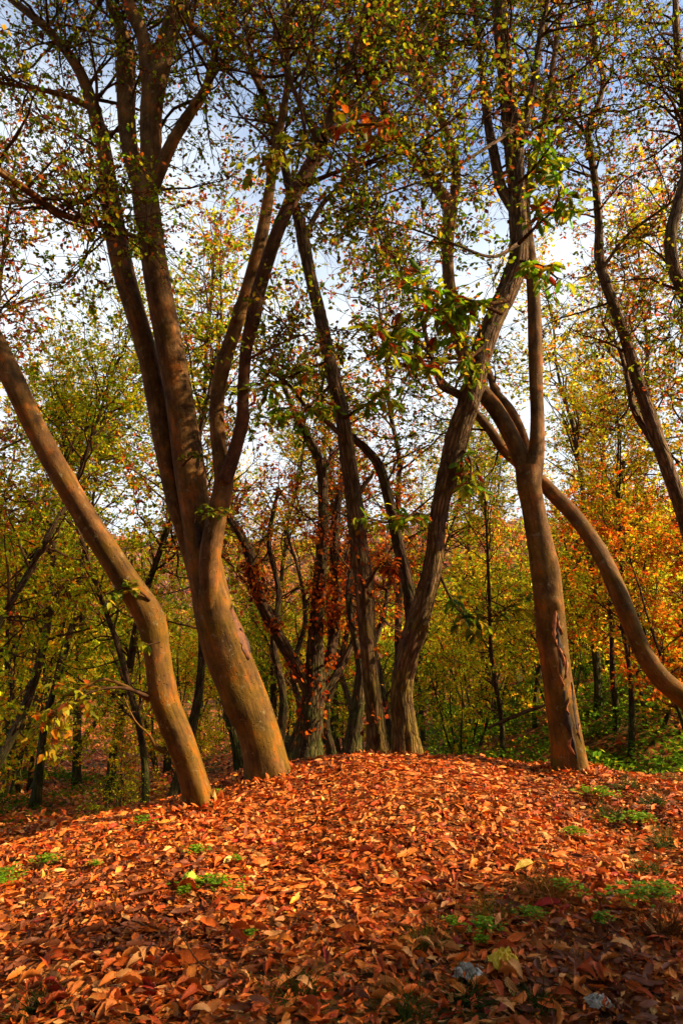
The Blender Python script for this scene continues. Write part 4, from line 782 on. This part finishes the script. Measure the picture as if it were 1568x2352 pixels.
def clover_proto(seed, n, r):
    rng = rs(seed); acc = Acc(); a = rng.uniform(0, 6.28, n); cc = rng.normal(0, r*.34, (5, 2)); kk = rng.integers(0, 5, n); x, y = (cc[kk]+rng.normal(0, r*.28, (n, 2))).T; d = np.minimum(np.hypot(x, y), r); z = .01+.06*rng.uniform(size=n)*(1-d/r*.6)
    for q in range(3):
        th = rng.uniform(0, 6.28, n)+q*2.09; D = np.stack([np.cos(th), np.sin(th), .25+0*th], -1)
        C = P_(.13, .30, .012)*np.exp(rng.normal(0, .3, (n, 1)))*np.array([1, 1, 1]); C = np.where(rng.uniform(size=(n, 1)) < .3, C*np.array([2.0, 1.35, 1]), C)
        leaf_cloud(acc, np.stack([x, y, z], -1), norm(D), norm(np.array([0, 0, 1])+.3*rng.normal(size=(n, 3))), .026*rng.uniform(.6, 1.4, n), TPL['beech'], C)
    o = acc.build('weed_patch', M_LEAF, None, None, False); me = o.data; bpy.data.objects.remove(o); return me
CL = [clover_proto(70+q, n, r) for q, (n, r) in enumerate(((90, .16), (60, .12), (140, .22)))]
for k, (px, py, s, v, lab) in enumerate((
    (480, 2060, 1.0, 2, 'bright lime weeds in the sunny leaves at lower left of middle'), (455, 1975, .8, 0, 'small green weeds on the left flank of the mound'), (535, 1998, .7, 1, 'sparse lime weeds uphill of the lime patch'),
    (425, 2075, .7, 1, 'tiny weeds left of the lime patch'), (110, 2000, .9, 0, 'green weeds at the left edge of the litter, uphill'), (15, 2038, 1.0, 2, 'dark green weeds cut by the left edge'), (210, 2010, .7, 1, 'small green weeds left of the sunny patch'),
    (580, 2175, .6, 1, 'low weeds under the sunny patch at lower middle'), (1120, 2160, .95, 0, 'bright green clover clump above the yellow wrapper'), (1030, 2150, .8, 1, 'green weeds left of the bright clover clump'),
    (1110, 2195, .7, 1, 'clover just above the clear plastic'), (1225, 2130, .8, 0, 'green weeds right of the bright clover clump'), (1300, 2060, .8, 0, 'weeds right of the dry grass tuft'),
    (1450, 2085, 1.3, 2, 'broad patch of green weeds at right'), (1520, 2070, .9, 0, 'weeds at the right edge of the litter'), (1390, 2140, .8, 1, 'dark weeds below the broad patch at right'), (1380, 1840, 1.2, 2, 'dark green weeds right of the split trunk base'),
    (1450, 1900, 1.1, 2, 'weeds on the right flank of the mound'), (1320, 1935, .9, 0, 'small weeds below the split trunk'), (500, 1835, .7, 0, 'mossy weeds beside the base of the leaning trunk'), (440, 1862, .8, 1, 'green weeds below the base of the leaning trunk'), (325, 1905, .9, 0, 'moss and weeds on the left shoulder of the mound'))):
    g_ = gpt(px, py); o = link('weed_patch', CL[v]); o.location = g_+np.array([0, 0, .045]); o.rotation_euler = (0, 0, k*1.7); o.scale = (s*.85, s*.85, s); tag(o, lab, 'weeds', 'green weeds in the leaf litter')
def tuft(px, py, n, h, c, lab, seed, flat=.5):
    rng = rs(seed); g_ = gpt(px, py); S = np.column_stack([rng.normal(0, .05, n), rng.normal(0, .04, n), np.zeros(n)]); d = norm(np.column_stack([rng.normal(0, flat, n), rng.normal(0, flat, n), np.ones(n)]))
    P = grow(S, d, h*rng.uniform(.5, 1.2, n), 5, rng, .05, (0, 0, -.14)); V, F, _ = twigs(P, .0026, .0006, 3); C = np.repeat(c*np.exp(rng.normal(0, .3, (n, 1)))*np.exp(rng.normal(0, .1, (n, 3))), 18, 0)
    o = mk('grass_tuft', V, F, M_LEAF, None, C); o.location = g_; tag(o, lab, 'grass', 'grass tufts in the litter')
GR, DRY = P_(.09, .17, .015), P_(.40, .17, .04)
for q_, (a_, b_, l_) in enumerate(((1440, 1815, 'dark grass tuft right of the grey stone'), (1500, 1850, 'dark grass tuft near the right edge, high on the flank'), (1545, 1800, 'dark grass at the right edge beside the hollow'), (1400, 1880, 'short grass on the flank below the split trunk'), (1480, 2010, 'grass tuft above the broad weed patch at right'))):
    tuft(a_, b_, 130, .17, GR*.8, l_, 180+q_, .9)
tuft(1262, 2068, 170, .22, DRY, 'dry straw-coloured grass tuft at right of the litter', 81, .9)
tuft(1235, 2050, 60, .18, P_(.25, .22, .02), 'yellowing grass blades behind the dry tuft', 82, .6)
tuft(1130, 2110, 90, .16, P_(.28, .24, .02), 'yellow-green grass above the bright clover', 83, .6)
tuft(985, 2180, 110, .17, P_(.20, .20, .02), 'green grass tuft left of the bright clover', 84, .7)
tuft(690, 2300, 70, .18, GR*.7, 'dark grass tuft at the bottom edge, left of middle', 85, .6)
tuft(925, 2335, 80, .18, GR*.7, 'dark grass tuft at the bottom edge, middle', 86, .7)
tuft(1060, 2310, 120, .16, GR*.6, 'dark green grass just below the clear plastic', 87, .9)
tuft(1230, 2320, 90, .16, GR*.6, 'dark grass tuft at the bottom edge, right of middle', 88, .8)
tuft(1530, 2150, 130, .26, DRY*.5, 'brownish grass tuft at the right edge', 89, .8)
tuft(90, 2335, 120, .16, GR*.5, 'dark grass in the lower left corner', 90, .8)
tuft(1520, 1950, 90, .2, GR*.8, 'green grass on the right flank of the mound', 91, .8)

# ---------------------------------------------------------------- litter left by people, stones, fallen wood
def crumple(name, px, py, w, d, h, mat, lab, cat, seed, rz=0):
    rng = rs(seed); g_ = gpt(px, py); n = 15; u, v = np.meshgrid(np.linspace(-1, 1, n), np.linspace(-1, 1, n)); ph = rng.uniform(0, 6, 10)
    z = np.abs(np.sin(2.6*u+1.9*v+ph[0]))*.5+np.abs(np.sin(3.1*v-2.2*u+ph[1]))*.4+.25*np.abs(np.sin(6*u+ph[2]+3*v)); r = np.maximum(np.abs(u), np.abs(v)); z = z*(1-r**3*.8)
    V = np.stack([u*w/2*(1-.2*np.abs(np.sin(3*v+ph[3]))), v*d/2*(1-.25*np.abs(np.sin(2.5*u+ph[4]))), z*h], -1).reshape(-1, 3)+rng.normal(0, .003, (n*n, 3))
    i = np.arange(n-1)[:, None]*n+np.arange(n-1)[None]; F = np.stack([i, i+1, i+n+1, i+n], -1).reshape(-1, 4)
    o = mk(name, V, F, mat, None, None, None, False); o.location = g_+np.array([0, 0, .035]); o.rotation_euler = (.25, 0, rz)
    md = o.modifiers.new('thickness', 'SOLIDIFY'); md.thickness = .0012
    return tag(o, lab, cat)
M_YEL = plain('yellow_plastic', [(.3, (.55, .34, .02)), (.6, (.75, .60, .04)), (.85, (.8, .72, .35))], 30, .35, .4, .5)
M_CLEAR = plain('clear_film', [(.3, (.26, .25, .23)), (.7, (.60, .58, .54))], 26, .3, .5, .4, trans=.3)
M_STONE = plain('grey_stone', [(.3, (.13, .12, .11)), (.7, (.32, .30, .27))], 14, .8, .6)
crumple('plastic_wrapper', 1155, 2232, .15, .10, .07, M_YEL, 'crumpled yellow plastic wrapper lying in the leaves at lower right', 'wrapper', 95, .4)
crumple('plastic_film', 1075, 2258, .15, .11, .045, M_CLEAR, 'crumpled clear plastic film left of the yellow wrapper', 'plastic', 96, -.3)
crumple('plastic_film', 1375, 2325, .12, .08, .03, M_CLEAR, 'torn clear plastic film at the bottom edge, right', 'plastic', 97, .2)
crumple('small_wrapper', 812*1568/1920, 2583*1568/1920, .085, .03, .012, M_YEL, 'small narrow yellow and white wrapper in the sunny leaves', 'wrapper', 98, .1)
M_LIME = plain('fresh_lime_husk', [(.3, (.22, .36, .02)), (.7, (.45, .6, .06))], 40, .6, .5)
def husk():
    rng = rs(99); g_ = gpt(434, 2042); acc = Acc(); n = 9
    for q in range(n):
        th = q*6.28/n; k = 6; t = np.linspace(0, 1, k)[:, None]; r = .045*np.sin(np.pi*(.08+.84*t)); zc = .07*t
        for s_ in (-.32, .32): pass
        a = np.stack([np.stack([r[:, 0]*math.cos(th+s_), r[:, 0]*math.sin(th+s_), zc[:, 0]+.004*(s_ == 0)], -1) for s_ in (-.36, 0, .36)], 1).reshape(-1, 3)*(1+.05*rng.normal(size=(k*3, 1)))
        i = np.arange(k-1)[:, None]*3+np.arange(2)[None]; acc.add(a, np.stack([i, i+1, i+4, i+3], -1).reshape(-1, 4))
    o = acc.build('green_husk', M_LIME); o.location = g_+np.array([0, 0, .02]); tag(o, 'bright lime-green round husk lying at left in the leaves', 'husk')
husk()
def stone(px, py, s, lab, seed):
    rng = rs(seed); n, m = 7, 10; V = []
    for a in np.linspace(.02, math.pi-.02, n):
        for b in np.linspace(0, 2*math.pi, m, endpoint=False):
            q = np.array([math.sin(a)*math.cos(b)*1.25, math.sin(a)*math.sin(b), math.cos(a)*.7]); V.append(q*s*(1+.16*math.sin(3*b+a*2+seed)+.1*rng.normal()))
    i = np.arange(n-1)[:, None]*m; j = np.arange(m)[None]; k = (j+1) % m; F = np.stack([i+j, i+k, i+k+m, i+j+m], -1).reshape(-1, 4)
    o = mk('stone', np.array(V), F, M_STONE); o.location = gpt(px, py)+np.array([0, 0, s*.35]); tag(o, lab, 'stone')
stone(1360, 1752, .045, 'grey stone right of the split trunk base', 1)
stone(183, 2078, .026, 'flat grey stone among the leaves at left', 2)
def log(name, pts, Y, mat, lab, seed, stub=False):
    rng = rs(seed); R = rows([(a, b, w, Y) for a, b, w in pts], .05); base = np.array([*R[0, :2], float(height(R[0, 0], R[0, 1]))]); root = empty(name, base, lab, 'log' if stub else 'branch')
    V, F, B = tube(R, 14, rng, .12, .1); mk('stem', V-base, F, mat, root, None, B)
    if stub:
        k = len(R)//2; S = np.array([R[k, :3]]); P = grow(S, np.array([[.2, 0, 1.0]]), np.array([.45]), 5, rng, .1, (0, 0, 0)); V, F, B = twigs(P, .07, .04, 8); mk('branch_stub', V-base, F, mat, root, None, B)
log('mossy_fallen_log', [(628, 1690, 22), (648, 1702, 26), (680, 1706, 24), (720, 1700, 22), (760, 1698, 18)], 14.5, M_DARK, 'dark mossy fallen log behind the mound, right of the thick beech', 5, True)
log('fallen_branch', [(1120, 1672, 6), (1170, 1650, 8), (1215, 1632, 8), (1262, 1616, 6)], 14, M_TWIG, 'long bare fallen branch lying behind the split trunk', 6)

def fallen_twigs():
    rng = rs(301); me = []
    for q in range(3):
        P = grow(np.array([[0, 0, .0]]), np.array([[1.0, 0, .05]]), np.array([.34]), 7, rng, .12, (0, 0, 0)); S, T, _ = along(P, 3, rng, .3, .9)
        P2 = grow(S, norm(T+.8*norm(rng.normal(size=S.shape))*np.array([1, 1, .2])), .10, 7, rng, .1, (0, 0, 0)); V1, F1, B1 = twigs(P, .0045, .002, 5); V2, F2, B2 = twigs(P2, .0025, .0012, 5)
        o = mk('fallen_twig', np.vstack([V1, V2]), np.vstack([F1, F2+len(V1)]), M_TWIG, None, None, np.vstack([B1, B2])); me.append(o.data); bpy.data.objects.remove(o)
    for k, (px, py, lab) in enumerate(((300, 2140, 'thin forked twig on the leaves at lower left'), (640, 2190, 'thin twig on the leaves below the sunny patch'), (860, 2080, 'thin twig lying across the sunny leaves'), (1010, 2240, 'dark twig left of the clear plastic film'), (1330, 2180, 'thin twig on the leaves at lower right'), (760, 1900, 'thin twig high on the mound'), (1100, 1900, 'thin twig on the right flank of the mound'), (520, 2270, 'dark twig near the bottom edge, left of middle'), (170, 2200, 'thin twig near the left edge of the litter'))):
        g_ = gpt(px, py); o = link('fallen_twig', me[k % 3]); o.location = g_+np.array([0, 0, .05]); o.rotation_euler = (0, -.03, k*1.31); tag(o, lab, 'twig', 'fallen twigs')
fallen_twigs()
